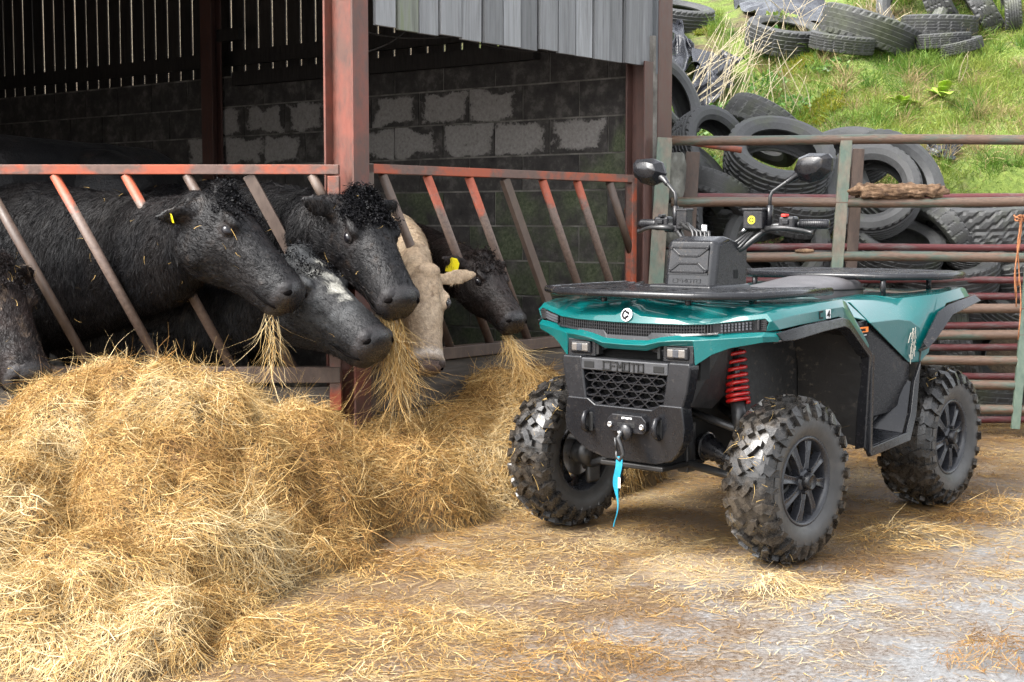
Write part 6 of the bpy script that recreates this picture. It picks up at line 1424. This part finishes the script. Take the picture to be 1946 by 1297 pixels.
leaves('creeping_plant', 'small leafy creeper in the middle of the slope', bank_hit(1455, 172) + Vector((0, -.06, .03)), (.2, .12, .12), 170, .034, GR, 123, .6)
leaves('creeping_plant', 'leafy weeds rooted in the round tyre', bank_hit(1478, 60) + Vector((0, -.1, .1)), (.16, .1, .06), 90, .04, ((.12, .2, .04), (.25, .3, .07)), 124)
leaves('creeping_plant', 'green weeds along the foot of the creeper slope', bank_hit(1510, 208) + Vector((0, -.06, .03)), (.22, .1, .08), 150, .034, GR, 125, .6)
g = np.random.default_rng(171); n = 2600; hits = []
X = g.uniform(.9, 3.0, n * 3); Y = g.uniform(10.35, 12.4, n * 3); keep = (fbm(X * 1.7, Y * 1.7, 0, 172, 3) > .02) & (X / Y < .2 + .05 * vnoise(X * 3, Y * 3, 0, 7)) & (X / Y > .1); X, Y = X[keep], Y[keep]; n = len(X)
p = np.stack([X, Y, bank_z(X, Y) + .02 + .05 * g.random(n)], 1); d = norm(g.normal(0, .6, (n, 3)) + np.array([0, -.5, .3])); nr = norm(np.array([0, -.6, .8]) + g.normal(0, .4, (n, 3))); nr = norm(nr - d * (nr * d).sum(1)[:, None]); sd = np.cross(d, nr); L = g.uniform(.02, .05, n)[:, None]; V = []
for t_, w_ in ((0, .03), (.3, .3), (.65, .3), (1, .03)): V += [p + d * L * t_ - sd * L * w_, p + d * L * t_ + sd * L * w_]
b0 = (np.arange(n) * 8)[:, None]; Q = np.concatenate([np.stack([b0 + 2 * i, b0 + 2 * i + 1, b0 + 2 * i + 3, b0 + 2 * i + 2], -1) for i in range(3)], 1).reshape(-1, 4); w = g.random(n)[:, None]
o = link('ground_cover', fast_mesh('ground_cover', np.stack(V, 1).reshape(-1, 3), Q, m_leaf, np.repeat(np.array((.04, .1, .02)) * (1 - w) + np.array((.14, .24, .05)) * w, 8, 0))); tag(o, 'small leafy weeds spreading over the left of the bank', 'weeds', kind='stuff')
def dock(label, px, py, Y, n, size, seed):
    g = random.Random(seed); c0 = Vector(onbank(px, py, Y)); root = empty('dock_plant', c0); tag(root, label, 'plant', 'broad leaved docks on the bank')
    for k in range(n):
        a = g.uniform(0, 6.28); el = g.uniform(.35, 1.1); L = size * g.uniform(.6, 1.1); rows = []
        for t_, w_ in ((0, .02), (.15, .05), (.35, .16), (.6, .19), (.85, .1), (1, .01)):
            ctr = Vector((math.cos(a) * math.cos(el) * L * t_, math.sin(a) * math.cos(el) * L * t_, L * (math.sin(el) * t_ - .35 * t_ * t_))); sd = Vector((-math.sin(a), math.cos(a), 0)) * (w_ * L)
            rows.append([ctr - sd + Vector((0, 0, .12 * w_ * L)), ctr, ctr + sd + Vector((0, 0, .12 * w_ * L))])
        MB().grid(rows).build('leaf', m_dock, root, smooth=True, solid=.002)
m_dock = M('bright_dock_leaf', [(.3, (.2, .34, .03)), (.7, (.38, .5, .06))], 14, rough=(.35, .5), bumps=.3, bscale=40)
dock('bright yellow green dock plant high on the slope', 1790, 185, 11.2, 11, .3, 131)
dock('smaller dock plant lower on the slope', 1712, 205, 11.0, 9, .2, 132)
dock('dock leaves behind the top gate rail', 1715, 300, 10.4, 8, .2, 133)
# ---- dead stalks
m_stalk = M('bleached_dead_stalk', [(.3, (.36, .29, .18)), (.7, (.6, .52, .38))], 30, rough=(.7, .9), bumps=.2)
def stalks(label, n, seed, bx, by, tx, ty, Yr, r=.005):
    g = random.Random(seed); root = empty('dead_stalk_clump', onbank((bx[0] + bx[1]) / 2, (by[0] + by[1]) / 2, Yr[0])); tag(root, label, 'dead plant', 'clumps of dead stalks'); c = root.location.copy()
    for k in range(n):
        A = bank_hit(g.uniform(*bx), g.uniform(*by)); B = U_(g.uniform(*tx), g.uniform(*ty), A.y + g.uniform(-.3, .0)); mid = (A + B) / 2 + Vector((g.uniform(-.06, .06), g.uniform(-.05, .05), g.uniform(.0, .08)))
        MB().tube([A * (1 - t_) ** 2 + mid * 2 * t_ * (1 - t_) + B * t_ ** 2 - c for t_ in np.linspace(0, 1, 6)], [r, r * .9, r * .8, r * .7, r * .6, r * .4], 6).build('stalk', m_stalk, root, smooth=True)
stalks('fan of bleached dead stalks over the black plastic', 46, 141, (1275, 1400), (130, 238), (1330, 1480), (5, 150), (10.3, 11.0), .0036)
stalks('bleached stalks standing in front of the creeping plants', 12, 142, (1400, 1560), (200, 235), (1420, 1540), (70, 150), (10.4, 10.8), .004)
stalks('dead stalks round the weed filled tyre', 16, 143, (1440, 1560), (60, 90), (1440, 1600), (-20, 20), (11.0, 11.4), .004)
stalks('dry reeds between the top tyres', 14, 144, (1640, 1690), (60, 105), (1620, 1740), (-25, 40), (11.6, 12.0), .004)
stalks('thin bare twig rising beside the dock', 2, 145, (1815, 1822), (150, 165), (1836, 1842), (98, 110), (11.0, 11.05), .005)
# ---- crumpled black plastic sheets
m_plas = M('wet_black_polythene', [(.3, (.012, .013, .016)), (.7, (.03, .032, .04))], 4, rough=(.14, .3), bumps=.5, bscale=22, bdist=.03)
def sheet(label, quad_px, Y0, Y1, seed, amp=.06):
    n, k = 90, 70; u, v_ = np.meshgrid(np.linspace(0, 1, n), np.linspace(0, 1, k)); P_ = [np.array(bank_hit(px, py)) for px, py in quad_px]
    p = P_[0] * ((1 - u) * (1 - v_))[..., None] + P_[1] * (u * (1 - v_))[..., None] + P_[2] * (u * v_)[..., None] + P_[3] * ((1 - u) * v_)[..., None]
    w = fbm(u * 2.5, v_ * 2, 0, seed, 2); rg = 1 - np.abs(fbm(u * 2.2 + .9 * w, v_ * 2.6 + 1.3 * w, 0, seed + 1, 2)) * 2.6 + .12 * fbm(u * 9 + 2 * w, v_ * 5, 0, seed + 7, 2); p = p + np.array([.05, -.75, .65]) * (amp * (rg + .5))[..., None]
    p[..., 0] += .12 * fbm(u * 3, v_ * 3, 0, seed + 4, 2); p[..., 2] += .1 * fbm(u * 3, v_ * 3, 0, seed + 5, 2)
    p[..., 2] = np.maximum(p[..., 2], bank_z(p[..., 0], p[..., 1]) + .02)
    I = (np.arange(k - 1)[:, None] * n + np.arange(n - 1)[None]).reshape(-1); Q = np.stack([I, I + 1, I + n + 1, I + n], -1)
    o = link('plastic_sheet', fast_mesh('plastic_sheet', p.reshape(-1, 3), Q, m_plas, smooth=True)); md = o.modifiers.new('s', 'SOLIDIFY'); md.thickness = .004; tag(o, label, 'plastic sheet', 'black plastic sheets on the bank')
sheet('crumpled black plastic at the top of the bank', [(1370, -15), (1500, -25), (1590, 60), (1430, 55)], 11.6, 12.3, 151, .16)
sheet('black plastic sheet hanging down beside the barn post', [(1262, 50), (1300, 60), (1330, 150), (1268, 150)], 10.5, 10.9, 152, .13)
sheet('torn grey black plastic flap half way down the bank', [(1318, 120), (1412, 140), (1372, 200), (1312, 226)], 10.2, 10.6, 153, .13)
sheet('scrap of black plastic on the bank lip behind the top rail', [(1755, 283), (1820, 283), (1822, 305), (1748, 308)], 10.1, 10.25, 154, .03)
